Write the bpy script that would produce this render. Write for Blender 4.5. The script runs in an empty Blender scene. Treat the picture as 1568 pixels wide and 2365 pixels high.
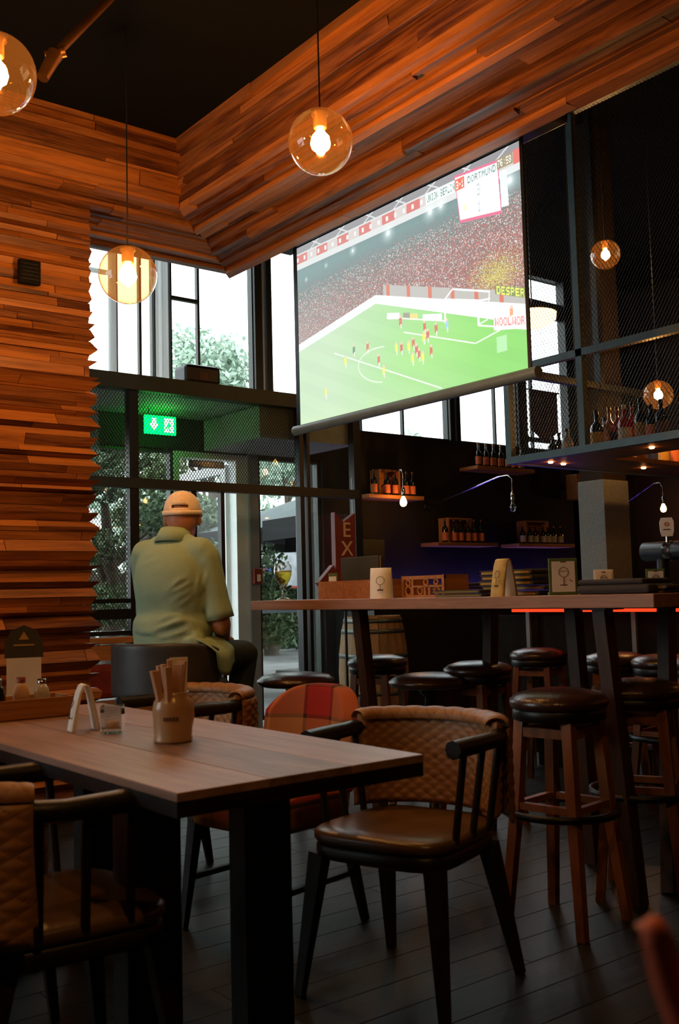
import bpy, bmesh, math, random
import numpy as np
from mathutils import Vector, Matrix, Euler
PI = math.pi
sc = bpy.context.scene
COL = sc.collection
random.seed(7); rng = np.random.default_rng(7)

# ------------------------------------------------------------------ camera
yaw, pitch, roll = math.radians(38.0), math.radians(4.6), math.radians(1.45)
fwd = Vector((math.sin(yaw)*math.cos(pitch), math.cos(yaw)*math.cos(pitch), math.sin(pitch)))
rgt = Vector((math.cos(yaw), -math.sin(yaw), 0.0)); upv = rgt.cross(fwd)
r2 = rgt*math.cos(roll)-upv*math.sin(roll); u2 = upv*math.cos(roll)+rgt*math.sin(roll)
cd = bpy.data.cameras.new('camera'); cam = bpy.data.objects.new('camera', cd); COL.objects.link(cam)
M3 = Matrix((r2, u2, -fwd)).transposed()
cam.matrix_world = Matrix.Translation((0, 0, 1.13)) @ M3.to_4x4()
cd.sensor_fit = 'VERTICAL'; cd.sensor_height = 36.0; cd.lens = 36.0*2350/2365
cd.clip_start = 0.05; cd.clip_end = 300
cd.dof.use_dof = True; cd.dof.focus_distance = 6.0; cd.dof.aperture_fstop = 5.6
sc.camera = cam

# ------------------------------------------------------------------ world, exposure
w = bpy.data.worlds.new('overcast_sky'); sc.world = w; w.use_nodes = True
bg = w.node_tree.nodes['Background']; bg.inputs[0].default_value = (0.90, 0.96, 1.0, 1); bg.inputs[1].default_value = 4.2
sc.view_settings.view_transform = 'Standard'; sc.view_settings.look = 'None'
sc.view_settings.exposure = 0.0; sc.view_settings.gamma = 1.0; sc.view_settings.use_curve_mapping = False
BULB = 500.0

# ------------------------------------------------------------------ materials
def nm(name):
    m = bpy.data.materials.new(name); m.use_nodes = True
    nt = m.node_tree; return m, nt, nt.nodes['Principled BSDF']
def mat(name, col, rough=0.6, metal=0.0, var=0.0, nscale=12.0, bump=0.0, bscale=60.0, spec=0.5, coat=0.0, stretch=(1,1,1), coord='Object'):
    m, nt, b = nm(name)
    b.inputs['Roughness'].default_value = rough; b.inputs['Metallic'].default_value = metal
    b.inputs['Specular IOR Level'].default_value = spec; b.inputs['Coat Weight'].default_value = coat
    c = (*col, 1)
    tc = nt.nodes.new('ShaderNodeTexCoord'); mp = nt.nodes.new('ShaderNodeMapping'); mp.inputs['Scale'].default_value = stretch
    nt.links.new(tc.outputs[coord], mp.inputs[0])
    n = nt.nodes.new('ShaderNodeTexNoise'); n.inputs['Scale'].default_value = nscale; n.inputs['Detail'].default_value = 4
    nt.links.new(mp.outputs[0], n.inputs['Vector'])
    r = nt.nodes.new('ShaderNodeValToRGB')
    v = max(var, 0.04)
    r.color_ramp.elements[0].color = (*[x*(1-v) for x in col], 1); r.color_ramp.elements[1].color = (*[min(1, x*(1+v)) for x in col], 1)
    r.color_ramp.elements[0].position = 0.3; r.color_ramp.elements[1].position = 0.7
    nt.links.new(n.outputs['Fac'], r.inputs[0]); nt.links.new(r.outputs[0], b.inputs['Base Color'])
    if bump:
        n2 = nt.nodes.new('ShaderNodeTexNoise'); n2.inputs['Scale'].default_value = bscale
        nt.links.new(mp.outputs[0], n2.inputs['Vector'])
        bp = nt.nodes.new('ShaderNodeBump'); bp.inputs['Strength'].default_value = bump; bp.inputs['Distance'].default_value = 0.01
        nt.links.new(n2.outputs['Fac'], bp.inputs['Height']); nt.links.new(bp.outputs[0], b.inputs['Normal'])
    return m
def wood(name, dark, light, rough=0.5, grain=(1.5, 22, 22), pervar=0.6, bump=0.25, spec=0.4):
    """grain runs along local X; every separate board gets its own tone"""
    m, nt, b = nm(name)
    b.inputs['Roughness'].default_value = rough; b.inputs['Specular IOR Level'].default_value = spec
    geo = nt.nodes.new('ShaderNodeTexCoord'); oi = nt.nodes.new('ShaderNodeObjectInfo')
    mul = nt.nodes.new('ShaderNodeVectorMath'); mul.operation = 'SCALE'; mul.inputs['Scale'].default_value = 37.0
    cmb = nt.nodes.new('ShaderNodeCombineXYZ')
    for k in range(3): nt.links.new(oi.outputs['Random'], cmb.inputs[k])
    nt.links.new(cmb.outputs[0], mul.inputs[0])
    add = nt.nodes.new('ShaderNodeVectorMath'); nt.links.new(geo.outputs['Object'], add.inputs[0]); nt.links.new(mul.outputs[0], add.inputs[1])
    mp = nt.nodes.new('ShaderNodeMapping'); mp.inputs['Scale'].default_value = grain; nt.links.new(add.outputs[0], mp.inputs[0])
    n = nt.nodes.new('ShaderNodeTexNoise'); n.inputs['Scale'].default_value = 2.2; n.inputs['Detail'].default_value = 8; n.inputs['Roughness'].default_value = 0.62
    n.inputs['Distortion'].default_value = 0.6
    nt.links.new(mp.outputs[0], n.inputs['Vector'])
    m1 = nt.nodes.new('ShaderNodeMath'); m1.operation = 'MULTIPLY_ADD'; m1.inputs[1].default_value = pervar; m1.inputs[2].default_value = -pervar/2
    nt.links.new(oi.outputs['Random'], m1.inputs[0])
    m2 = nt.nodes.new('ShaderNodeMath'); m2.operation = 'ADD'; nt.links.new(n.outputs['Fac'], m2.inputs[0]); nt.links.new(m1.outputs[0], m2.inputs[1])
    r = nt.nodes.new('ShaderNodeValToRGB'); r.color_ramp.elements[0].position = 0.22; r.color_ramp.elements[1].position = 0.78
    r.color_ramp.elements[0].color = (*dark, 1); r.color_ramp.elements[1].color = (*light, 1)
    nt.links.new(m2.outputs[0], r.inputs[0]); nt.links.new(r.outputs[0], b.inputs['Base Color'])
    bp = nt.nodes.new('ShaderNodeBump'); bp.inputs['Strength'].default_value = bump; bp.inputs['Distance'].default_value = 0.006
    nt.links.new(n.outputs['Fac'], bp.inputs['Height']); nt.links.new(bp.outputs[0], b.inputs['Normal'])
    return m
def emis(name, col, s):
    m, nt, b = nm(name); nt.nodes.remove(b)
    e = nt.nodes.new('ShaderNodeEmission'); e.inputs[0].default_value = (*col, 1); e.inputs[1].default_value = s
    nt.links.new(e.outputs[0], nt.nodes['Material Output'].inputs[0]); return m
def thin_glass(name, tint=(0.95, 0.97, 0.96), rough=0.02, ior=1.45, boost=1.0):
    m, nt, b = nm(name); nt.nodes.remove(b)
    t = nt.nodes.new('ShaderNodeBsdfTransparent'); t.inputs[0].default_value = (*tint, 1)
    g = nt.nodes.new('ShaderNodeBsdfGlossy'); g.inputs['Roughness'].default_value = rough; g.inputs[0].default_value = (1, 1, 1, 1)
    ge = nt.nodes.new('ShaderNodeNewGeometry'); dt_ = nt.nodes.new('ShaderNodeVectorMath'); dt_.operation = 'DOT_PRODUCT'
    nt.links.new(ge.outputs['Incoming'], dt_.inputs[0]); nt.links.new(ge.outputs['Normal'], dt_.inputs[1])
    def mth(op, a, b_=None):
        q = nt.nodes.new('ShaderNodeMath'); q.operation = op
        for i_, v_ in enumerate((a, b_)):
            if v_ is None: continue
            if isinstance(v_, (int, float)): q.inputs[i_].default_value = v_
            else: nt.links.new(v_, q.inputs[i_])
        return q.outputs[0]
    ab = mth('ABSOLUTE', dt_.outputs['Value']); f5 = mth('POWER', mth('SUBTRACT', 1.0, ab), 5.0); f0 = ((ior-1)/(ior+1))**2
    sch = mth('ADD', mth('MULTIPLY', f5, 1-f0), f0)
    mu = nt.nodes.new('ShaderNodeMath'); mu.operation = 'MULTIPLY'; mu.inputs[1].default_value = boost; mu.use_clamp = True
    nt.links.new(sch, mu.inputs[0])
    mx = nt.nodes.new('ShaderNodeMixShader'); nt.links.new(mu.outputs[0], mx.inputs[0]); nt.links.new(t.outputs[0], mx.inputs[1]); nt.links.new(g.outputs[0], mx.inputs[2])
    nt.links.new(mx.outputs[0], nt.nodes['Material Output'].inputs[0]); return m

M = {}
M['clad'] = wood('reclaimed_orange_wood', (0.070, 0.016, 0.004), (0.52, 0.175, 0.034), rough=0.45, grain=(1.1, 16, 16), pervar=0.42)
M['floorw'] = wood('dark_floor_board', (0.009, 0.008, 0.006), (0.032, 0.028, 0.020), rough=0.42, grain=(1.2, 14, 14), pervar=0.6, spec=0.5)
M['tablew'] = wood('brown_table_board', (0.17, 0.085, 0.055), (0.42, 0.245, 0.175), rough=0.42, grain=(1.2, 12, 12), pervar=0.3, bump=0.12, spec=0.7)
M['stoolw'] = wood('stool_beech', (0.13, 0.040, 0.010), (0.34, 0.125, 0.035), rough=0.45, grain=(12, 12, 2), pervar=0.35)
M['shelfw'] = wood('shelf_pine', (0.22, 0.080, 0.018), (0.55, 0.23, 0.06), rough=0.55, pervar=0.4)
M['barw'] = wood('high_table_oak', (0.17, 0.080, 0.045), (0.40, 0.21, 0.13), rough=0.42, pervar=0.35, bump=0.2)
M['darkw'] = wood('black_stained_wood', (0.006, 0.005, 0.004), (0.022, 0.015, 0.011), rough=0.38, pervar=0.3)
M['legw'] = wood('dark_oak_leg', (0.018, 0.009, 0.005), (0.07, 0.033, 0.015), rough=0.45, grain=(12, 12, 2), pervar=0.3)
M['ceil'] = mat('black_ceiling_paint', (0.006, 0.006, 0.006), 0.95, spec=0.1)
M['wallb'] = mat('charcoal_wall_paint', (0.020, 0.018, 0.015), 0.85, var=0.25, nscale=3, spec=0.2)
M['wallbrown'] = mat('brown_plaster', (0.035, 0.022, 0.012), 0.9, var=0.2, nscale=3, spec=0.2)
M['steel'] = mat('bluegrey_steel', (0.16, 0.21, 0.22), 0.45, metal=0.2, var=0.1)
M['black'] = mat('black_painted_steel', (0.008, 0.009, 0.009), 0.4, metal=0.2)
M['frame'] = mat('dark_window_frame', (0.018, 0.024, 0.020), 0.45)
M['beam'] = mat('dark_green_beam_paint', (0.030, 0.042, 0.032), 0.55, var=0.2)
M['soffit'] = mat('pale_vestibule_paint', (0.30, 0.32, 0.28), 0.7, var=0.1)
M['white'] = mat('white_window_frame', (0.72, 0.75, 0.74), 0.45)
M['greypost'] = mat('grey_door_post', (0.22, 0.25, 0.28), 0.5)
M['glass'] = thin_glass('window_glass', (0.96, 0.98, 0.97))
M['globe'] = thin_glass('amber_globe_glass', (0.84, 0.68, 0.44), ior=1.5, boost=1.8)
M['doorglass'] = thin_glass('coated_door_glass', (0.95, 0.98, 0.96), ior=1.3, boost=0.25)
def amber(m):
    nt = m.node_tree; out = nt.nodes['Material Output']; src = out.inputs[0].links[0].from_socket
    t = nt.nodes.new('ShaderNodeBsdfTranslucent'); t.inputs[0].default_value = (1.0, .45, .12, 1); x = nt.nodes.new('ShaderNodeMixShader'); x.inputs[0].default_value = .005
    nt.links.new(src, x.inputs[1]); nt.links.new(t.outputs[0], x.inputs[2]); nt.links.new(x.outputs[0], out.inputs[0])
amber(M['globe'])
M['clear'] = thin_glass('clear_glass', (0.88, 0.91, 0.90), ior=1.5, boost=3.5)
M['bulb'] = emis('glowing_bulb', (1.0, 0.56, 0.23), BULB)
M['brass'] = mat('aged_brass', (0.30, 0.13, 0.035), 0.35, metal=0.9, var=0.2)
M['leather'] = mat('dark_brown_leather', (0.040, 0.016, 0.010), 0.28, var=0.2, bump=0.15, bscale=90, spec=0.6)
M['blackleather'] = mat('black_leather', (0.012, 0.012, 0.013), 0.3, bump=0.15, bscale=90, spec=0.6)
M['tanleather'] = mat('tan_seat_leather', (0.13, 0.072, 0.026), 0.32, var=0.25, bump=0.1, bscale=60, spec=0.6)
M['greyvinyl'] = mat('grey_vinyl', (0.045, 0.045, 0.045), 0.45, var=0.2)
M['skin'] = mat('skin', (0.52, 0.22, 0.12), 0.5, var=0.12, nscale=25, spec=0.35)
M['polo'] = mat('sage_green_pique', (0.33, 0.45, 0.30), 0.9, var=0.06, nscale=150, bump=0.35, bscale=500, spec=0.15)
M['trouser'] = mat('dark_green_trouser_cloth', (0.025, 0.035, 0.022), 0.9, var=0.2)
M['cap'] = mat('beige_cotton_cap', (0.82, 0.64, 0.46), 0.9, var=0.08, nscale=60, bump=0.1, bscale=200, spec=0.15)
M['hair'] = mat('grey_hair', (0.30, 0.22, 0.17), 0.8, var=0.3, nscale=90, bump=0.4, bscale=300)
M['ceramic'] = mat('cream_glazed_ceramic', (0.48, 0.31, 0.16), 0.25, var=0.08, nscale=4, spec=0.6)
M['paper'] = mat('white_card', (0.84, 0.82, 0.76), 0.7)
M['yellowcard'] = mat('yellow_card', (0.52, 0.36, 0.10), 0.7, var=0.25, nscale=30)
M['greencard'] = mat('green_card_border', (0.09, 0.14, 0.03), 0.7)
M['ink'] = mat('brown_ink', (0.10, 0.05, 0.03), 0.8)
M['redink'] = mat('red_ink', (0.50, 0.06, 0.03), 0.8)
M['napkin'] = mat('brown_paper_napkin', (0.52, 0.31, 0.18), 0.85)
M['menu'] = mat('dark_olive_menu_cover', (0.045, 0.042, 0.018), 0.6, var=0.15)
M['cushion'] = mat('charcoal_cushion', (0.045, 0.046, 0.050), 0.85, bump=0.3, bscale=300)
M['red'] = mat('red_enamel', (0.21, 0.022, 0.012), 0.5, var=0.15)
M['redcloth'] = mat('red_upholstery', (0.22, 0.025, 0.012), 0.9, var=0.25)
M['gold'] = mat('cream_letter_paint', (0.80, 0.56, 0.28), 0.6)
M['conc'] = mat('grey_concrete', (0.20, 0.19, 0.17), 0.85, var=0.12, nscale=60, bump=0.4, bscale=120)
M['concl'] = mat('light_concrete', (0.26, 0.26, 0.24), 0.85, var=0.12, nscale=60, bump=0.4, bscale=120)
M['barfront'] = mat('matt_black_bar_front', (0.010, 0.008, 0.006), 0.85, var=.3, spec=0.1)
M['chrome'] = mat('chrome', (0.6, 0.6, 0.6), 0.15, metal=1.0)
M['greybottle'] = mat('dark_bottle_glass', (0.010, 0.012, 0.008), 0.08, spec=0.8)
M['amberbottle'] = mat('amber_spirit', (0.45, 0.15, 0.02), 0.08, spec=0.8)
M['redbottle'] = mat('red_spirit', (0.38, 0.025, 0.012), 0.08, spec=0.8)
M['clearbottle'] = mat('pale_bottle_glass', (0.45, 0.42, 0.36), 0.08, spec=0.8)
M['orangelabel'] = mat('orange_label', (0.70, 0.19, 0.07), 0.7)
M['whitelabel'] = mat('cream_label', (0.62, 0.55, 0.40), 0.7)
M['yellowlabel'] = mat('yellow_label', (0.50, 0.30, 0.06), 0.7)
M['pennant'] = mat('brown_felt', (0.12, 0.045, 0.020), 0.95, var=0.2, nscale=40)
M['barrel'] = wood('barrel_oak', (0.16, 0.085, 0.030), (0.40, 0.235, 0.095), rough=0.6, grain=(14, 14, 1.5), pervar=0.3)
M['hoop'] = mat('galvanised_hoop', (0.12, 0.14, 0.13), 0.4, metal=0.7, var=0.2)
M['ground'] = mat('grey_paving', (0.16, 0.16, 0.16), 0.9, var=0.25, nscale=2)
M['canopy'] = mat('grey_parasol_cloth', (0.10, 0.12, 0.125), 0.9)
M['darkbackdrop'] = mat('dark_backdrop', (0.012, 0.012, 0.014), 0.9)
M['bark'] = mat('bark', (0.07, 0.055, 0.04), 0.95, var=0.3)
M['leafhaze'] = mat('haze_paled_leaf', (0.40, 0.52, 0.42), 0.7, var=0.3, nscale=3)  # haze and glare over the far trees are put into this leaf colour
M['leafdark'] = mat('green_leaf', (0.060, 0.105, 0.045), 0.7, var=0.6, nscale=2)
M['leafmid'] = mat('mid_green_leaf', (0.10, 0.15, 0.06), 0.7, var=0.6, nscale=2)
def blind_mat():
    m, nt, b = nm('white_blind_cloth'); nt.nodes.remove(b); d = nt.nodes.new('ShaderNodeBsdfDiffuse'); d.inputs[0].default_value = (.75, .77, .76, 1); t = nt.nodes.new('ShaderNodeBsdfTranslucent'); t.inputs[0].default_value = (.8, .83, .82, 1)
    x = nt.nodes.new('ShaderNodeMixShader'); x.inputs[0].default_value = .6; nt.links.new(d.outputs[0], x.inputs[1]); nt.links.new(t.outputs[0], x.inputs[2]); nt.links.new(x.outputs[0], nt.nodes['Material Output'].inputs[0]); return m
M['blind'] = blind_mat()
M['redlitskin'] = mat('skin_with_red_light', (0.62, 0.15, 0.085), 0.5, var=0.12, nscale=25, spec=0.35)  # red light falling on the near hand is put into its skin colour
M['redled'] = emis('red_led', (1.0, 0.045, 0.012), 1.6)
M['purple'] = emis('violet_led', (0.20, 0.13, 1.0), 22.0)
M['exitgreen'] = emis('green_exit_panel', (0.0, 0.80, 0.05), 14.0)
M['exitwhite'] = emis('white_exit_pictogram', (0.75, 1.0, 0.80), 5.0)
M['spot'] = emis('downlight_glow', (1.0, 0.36, 0.12), 40.0)
M['opal'] = emis('lit_opal_shade', (1.0, 0.62, 0.30), 5.0)
M['carpaint'] = mat('silver_car_paint', (0.55, 0.57, 0.58), 0.25, metal=0.2)
M['tyre'] = mat('tyre_rubber', (0.02, 0.02, 0.02), 0.8)
M['blue'] = mat('blue_enamel', (0.03, 0.06, 0.28), 0.5)
M['banner'] = mat('white_banner_cloth', (0.50, 0.52, 0.56), 0.8, var=0.3, nscale=6)
M['beer'] = mat('pale_beer', (0.95, 0.66, 0.06), 0.1, spec=0.6)
M['beer'] = thin_glass('clear_beer', (0.96, 0.80, 0.22), ior=1.33)
def plaid_mat():
    m, nt, b = nm('red_and_tan_tartan'); b.inputs['Roughness'].default_value = 0.9; b.inputs['Specular IOR Level'].default_value = 0.15
    tc = nt.nodes.new('ShaderNodeTexCoord'); sp = nt.nodes.new('ShaderNodeSeparateXYZ'); nt.links.new(tc.outputs['Object'], sp.inputs[0])
    def band(sock, freq, off):
        a = nt.nodes.new('ShaderNodeMath'); a.operation = 'MULTIPLY_ADD'; a.inputs[1].default_value = freq; a.inputs[2].default_value = off; nt.links.new(sock, a.inputs[0])
        f = nt.nodes.new('ShaderNodeMath'); f.operation = 'FRACT'; nt.links.new(a.outputs[0], f.inputs[0])
        r = nt.nodes.new('ShaderNodeValToRGB'); r.color_ramp.interpolation = 'CONSTANT'; el = r.color_ramp.elements
        el[0].position = 0; el[0].color = (0.42, 0.03, 0.02, 1); el[1].position = 0.42; el[1].color = (0.05, 0.03, 0.015, 1)
        e = el.new(0.47); e.color = (0.50, 0.21, 0.07, 1); e = el.new(0.94); e.color = (0.07, 0.03, 0.015, 1)
        nt.links.new(f.outputs[0], r.inputs[0]); return r.outputs[0]
    mx = nt.nodes.new('ShaderNodeMixRGB'); mx.inputs[0].default_value = 0.5
    nt.links.new(band(sp.outputs[0], 3.6, 0.25), mx.inputs[1]); nt.links.new(band(sp.outputs[2], 4.2, 0.1), mx.inputs[2])
    nt.links.new(mx.outputs[0], b.inputs['Base Color']); return m
M['plaid'] = plaid_mat()
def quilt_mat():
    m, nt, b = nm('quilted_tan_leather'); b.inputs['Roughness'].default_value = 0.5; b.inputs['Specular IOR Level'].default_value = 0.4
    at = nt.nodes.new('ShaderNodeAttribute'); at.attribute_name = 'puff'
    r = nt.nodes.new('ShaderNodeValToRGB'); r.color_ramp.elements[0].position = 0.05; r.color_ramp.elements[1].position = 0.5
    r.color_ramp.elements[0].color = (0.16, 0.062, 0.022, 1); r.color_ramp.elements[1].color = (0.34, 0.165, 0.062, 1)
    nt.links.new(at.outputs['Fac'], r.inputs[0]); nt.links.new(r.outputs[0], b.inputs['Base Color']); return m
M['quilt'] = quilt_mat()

# ------------------------------------------------------------------ mesh builder
class MB:
    def __init__(s): s.v = []; s.f = []; s.mi = []; s.cur = 0; s.sm = []
    def add(s, vs, fs, smooth=False):
        o = len(s.v); s.v += [tuple(p) for p in vs]
        for f in fs: s.f.append(tuple(i+o for i in f)); s.mi.append(s.cur); s.sm.append(smooth)
        return s
    def box(s, c, size, rz=0, rot=None, bev=0.0):
        hx, hy, hz = size[0]/2, size[1]/2, size[2]/2
        if bev > 0:
            b = min(bev, hx*.9, hy*.9, hz*.9)
            bm = bmesh.new(); bmesh.ops.create_cube(bm, size=1)
            for v in bm.verts: v.co = Vector((v.co.x*2*hx, v.co.y*2*hy, v.co.z*2*hz))
            bmesh.ops.bevel(bm, geom=bm.edges[:], offset=b, segments=2, affect='EDGES', profile=0.5)
            vs = [v.co.copy() for v in bm.verts]; bm.verts.index_update(); fs = [[v.index for v in f.verts] for f in bm.faces]; bm.free()
        else:
            vs = [Vector((x, y, z)) for x in (-hx, hx) for y in (-hy, hy) for z in (-hz, hz)]
            fs = [(0, 1, 3, 2), (4, 6, 7, 5), (0, 4, 5, 1), (2, 3, 7, 6), (0, 2, 6, 4), (1, 5, 7, 3)]
        R = (rot if rot is not None else Euler((0, 0, rz))).to_matrix() if not isinstance(rot, Matrix) else rot
        return s.add([R @ v + Vector(c) for v in vs], fs)
    def b2(s, lo, hi, bev=0.0):
        lo = Vector(lo); hi = Vector(hi); return s.box((lo+hi)/2, (hi-lo), bev=bev)
    def tube(s, pts, rad, n=10, cap=True, smooth=True, sq=False):
        pts = [Vector(p) for p in pts]; rads = rad if isinstance(rad, (list, tuple)) else [rad]*len(pts)
        rings = []; prev = None
        for i, p in enumerate(pts):
            t = (pts[min(i+1, len(pts)-1)]-pts[max(i-1, 0)]).normalized()
            a = prev if prev is not None else (Vector((0, 0, 1)) if abs(t.z) < .9 else Vector((1, 0, 0)))
            x = (a - t*a.dot(t)).normalized(); prev = x; y = t.cross(x)
            rings.append([p + (x*math.cos(2*PI*k/n+(PI/4 if sq else 0)) + y*math.sin(2*PI*k/n+(PI/4 if sq else 0)))*rads[i] for k in range(n)])
        vs = [q for r in rings for q in r]; fs = []
        for i in range(len(rings)-1):
            for k in range(n): a = i*n+k; b = i*n+(k+1) % n; fs.append((a, b, b+n, a+n))
        s.add(vs, fs, smooth and not sq)
        if cap: s.add(rings[0], [tuple(range(n))[::-1]]); s.add(rings[-1], [tuple(range(n))])
        return s
    def beam(s, a, b, w, t=None):
        return s.tube([a, b], w*0.7071, n=4, sq=True)
    def lathe(s, prof, c=(0, 0, 0), n=24, axis='Z', smooth=True, sx=1, sy=1):
        c = Vector(c); vs = []; fs = []
        for r, z in prof:
            for k in range(n):
                a = 2*PI*k/n; x, y = r*math.cos(a)*sx, r*math.sin(a)*sy
                p = {'Z': (x, y, z), 'X': (z, x, y), 'Y': (x, z, y)}[axis]; vs.append(c+Vector(p))
        for i in range(len(prof)-1):
            for k in range(n): a = i*n+k; b = i*n+(k+1) % n; fs.append((a, b, b+n, a+n))
        return s.add(vs, fs, smooth)
    def prism(s, poly, origin, u, v, d, smooth=False):
        o = Vector(origin); u = Vector(u); v = Vector(v); d = Vector(d); n = len(poly)
        A = [o+u*p[0]+v*p[1] for p in poly]; B = [p+d for p in A]
        return s.add(A+B, [tuple(range(n))[::-1], tuple(range(n, 2*n))]+[(i, (i+1) % n, n+(i+1) % n, n+i) for i in range(n)], smooth)
    def mesh(s, name, mats):
        me = bpy.data.meshes.new(name); me.from_pydata(s.v, [], s.f)
        for m in (mats if isinstance(mats, (list, tuple)) else [mats]): me.materials.append(M[m] if isinstance(m, str) else m)
        me.polygons.foreach_set('material_index', s.mi); me.polygons.foreach_set('use_smooth', s.sm); me.update()
        bm = bmesh.new(); bm.from_mesh(me); bmesh.ops.recalc_face_normals(bm, faces=bm.faces); bm.to_mesh(me); bm.free()
        return me
    def build(s, name, mats, parent=None, **k): return link(name, s.mesh(name, mats), parent, **k)
def link(name, me, parent=None, loc=None, **k):
    o = bpy.data.objects.new(name, me); COL.objects.link(o)
    if parent is not None: o.parent = parent
    if loc is not None: o.location = loc
    for a, b in k.items(): o[a] = b
    return o
def tag(o, label, cat, group=None, kind=None):
    if label: o['label'] = label
    if cat: o['category'] = cat
    if group: o['group'] = group
    if kind: o['kind'] = kind
    return o
def thing(name, label, cat, loc=(0, 0, 0), rz=0, group=None):
    o = bpy.data.objects.new(name, None); COL.objects.link(o); o.location = loc; o.rotation_euler = (0, 0, rz); o.empty_display_size = .1
    return tag(o, label, cat, group)
KIDS = {}
def copy_tree(o, parent=None):
    c = o.copy(); COL.objects.link(c)
    if parent is not None: c.parent = parent
    for ch in [x for x in ALL() if x.parent == o]: copy_tree(ch, c)
    return c
def ALL(): return list(bpy.data.objects)
def dup(o, loc, rz, label, group=None):
    c = copy_tree(o); c.location = loc; c.rotation_euler = (0, 0, rz); c['label'] = label
    if group: c['group'] = group
    return c
def struct(o, kind='structure'): o['kind'] = kind; return o
def txt(name, s, size, mats, parent, loc, rot, depth=0.0015, align='CENTER', **k):
    cu = bpy.data.curves.new('t', 'FONT'); cu.body = s; cu.size = size; cu.extrude = depth; cu.align_x = align; cu.align_y = 'CENTER'
    ob = bpy.data.objects.new('t', cu); COL.objects.link(ob)
    dg = bpy.context.evaluated_depsgraph_get(); me = bpy.data.meshes.new_from_object(ob.evaluated_get(dg)); bpy.data.objects.remove(ob)
    me.materials.clear(); me.materials.append(M[mats])
    o = link(name, me, parent, loc=loc, **k); o.rotation_euler = rot; return o
def remesh_obj(name, mb, mats, parent, voxel=0.012, smooth=6, **k):
    me = mb.mesh(name+'_src', mats); ob = bpy.data.objects.new('tmp', me); COL.objects.link(ob)
    r = ob.modifiers.new('r', 'REMESH'); r.mode = 'VOXEL'; r.voxel_size = voxel; r.use_smooth_shade = True
    s = ob.modifiers.new('s', 'SMOOTH'); s.factor = 0.6; s.iterations = smooth
    dg = bpy.context.evaluated_depsgraph_get(); out = bpy.data.meshes.new_from_object(ob.evaluated_get(dg)); bpy.data.objects.remove(ob)
    out.materials.clear(); out.materials.append(M[mats]); out.polygons.foreach_set('use_smooth', [True]*len(out.polygons))
    return link(name, out, parent, **k)
def ell(mb, c, r, rot=None, n=20, m=12):
    vs = []; fs = []
    R = rot.to_matrix() if rot is not None else Matrix.Identity(3)
    for i in range(m+1):
        th = PI*i/m
        for k in range(n):
            a = 2*PI*k/n; vs.append(R @ Vector((r[0]*math.sin(th)*math.cos(a), r[1]*math.sin(th)*math.sin(a), r[2]*math.cos(th)))+Vector(c))
    for i in range(m):
        for k in range(n): a = i*n+k; b = i*n+(k+1) % n; fs.append((a, b, b+n, a+n))
    mb.add(vs, fs, True)
def cap(mb, a, b, ra, rb, n=16):
    a = Vector(a); b = Vector(b); d = (b-a).normalized(); pts = []; rs = []
    for t in (-90, -60, -30, 0): q = math.radians(t); pts.append(a+d*ra*math.sin(q)); rs.append(max(ra*math.cos(q), .001))
    for t in (0, 30, 60, 90): q = math.radians(t); pts.append(b+d*rb*math.sin(q)); rs.append(max(rb*math.cos(q), .001))
    mb.tube(pts, rs, n=n)

# ================================================================== STRUCTURE
YB, YA = 7.41, 6.5
XI, YI, XO, YO, ZU = 2.70, 4.82, 3.60, 5.70, 3.30
# --- floor with boards
fl = MB().b2((-3, -3, -0.12), (10.4, YB+.1, -0.012)).build('floor', 'darkw'); struct(fl)
pm = []
for L in (1.1, 1.7, 2.3):
    pm.append(MB().box((0, 0, -0.006), (L-.002, 0.1555, 0.012), bev=.002).mesh('floor_board', 'floorw'))
y = 1.0; row = 0
while y < YB-.1:
    x = -0.3 - random.random()*1.2
    while x < 9.6:
        j = random.randrange(3); L = (1.1, 1.7, 2.3)[j]
        lo, hi = 0.15*y-.3, 1.9*y+2.2
        if x+L > lo and x < hi: link('floor_board', pm[j], fl, loc=(x+L/2, y, 0))
        x += L
    y += 0.157; row += 1
# --- walls beyond / behind
wl = MB(); wl.b2((-3.2, -3.1, -.1), (-3, YB+.1, 1.0)); wl.b2((-3.2, -3.1, 3.3), (-3, YB+.1, 4.7)); wl.b2((-3.2, -3.1, 1.0), (-3, 4.0, 3.3)); wl.b2((-3.2, 7.0, 1.0), (-3, YB+.1, 3.3)); struct(wl.build('wall_left', 'wallbrown'))
sw_ = struct(MB().b2((-3.12, 4.0, 1.0), (-3.06, 7.0, 1.05)).b2((-3.12, 4.0, 3.25), (-3.06, 7.0, 3.3)).b2((-3.12, 4.0, 1.05), (-3.06, 4.05, 3.25)).b2((-3.12, 6.95, 1.05), (-3.06, 7.0, 3.25)).b2((-3.12, 5.47, 1.05), (-3.06, 5.53, 3.25)).build('window_16', 'frame'))
MB().b2((-3.093, 4.05, 1.05), (-3.087, 5.47, 3.25)).build('pane', 'glass', sw_); MB().b2((-3.093, 5.53, 1.05), (-3.087, 6.95, 3.25)).build('pane', 'glass', sw_)
struct(MB().b2((-3.1, -3.2, -.1), (10.5, -3, 4.7)).build('wall_near', 'wallbrown'))
struct(MB().b2((10.3, -3, -.1), (10.5, YB+.1, 4.7)).build('wall_right', 'wallbrown'))
wb = MB(); wb.b2((5.6, YB, 0), (10.3, YB+.2, 2.66)); wb.b2((-3, YB, 0), (2.2, YB+.2, 4.7)); wb.b2((9.25, YB, 2.66), (10.3, YB+.2, 4.7))
wb.b2((2.2, YB+.02, 4.66), (9.3, YB+.2, 4.8)); wb.b2((2.2, YB, 2.36), (5.6, YB+.14, 2.66))
struct(wb.build('wall_far', 'wallb'))
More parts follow.
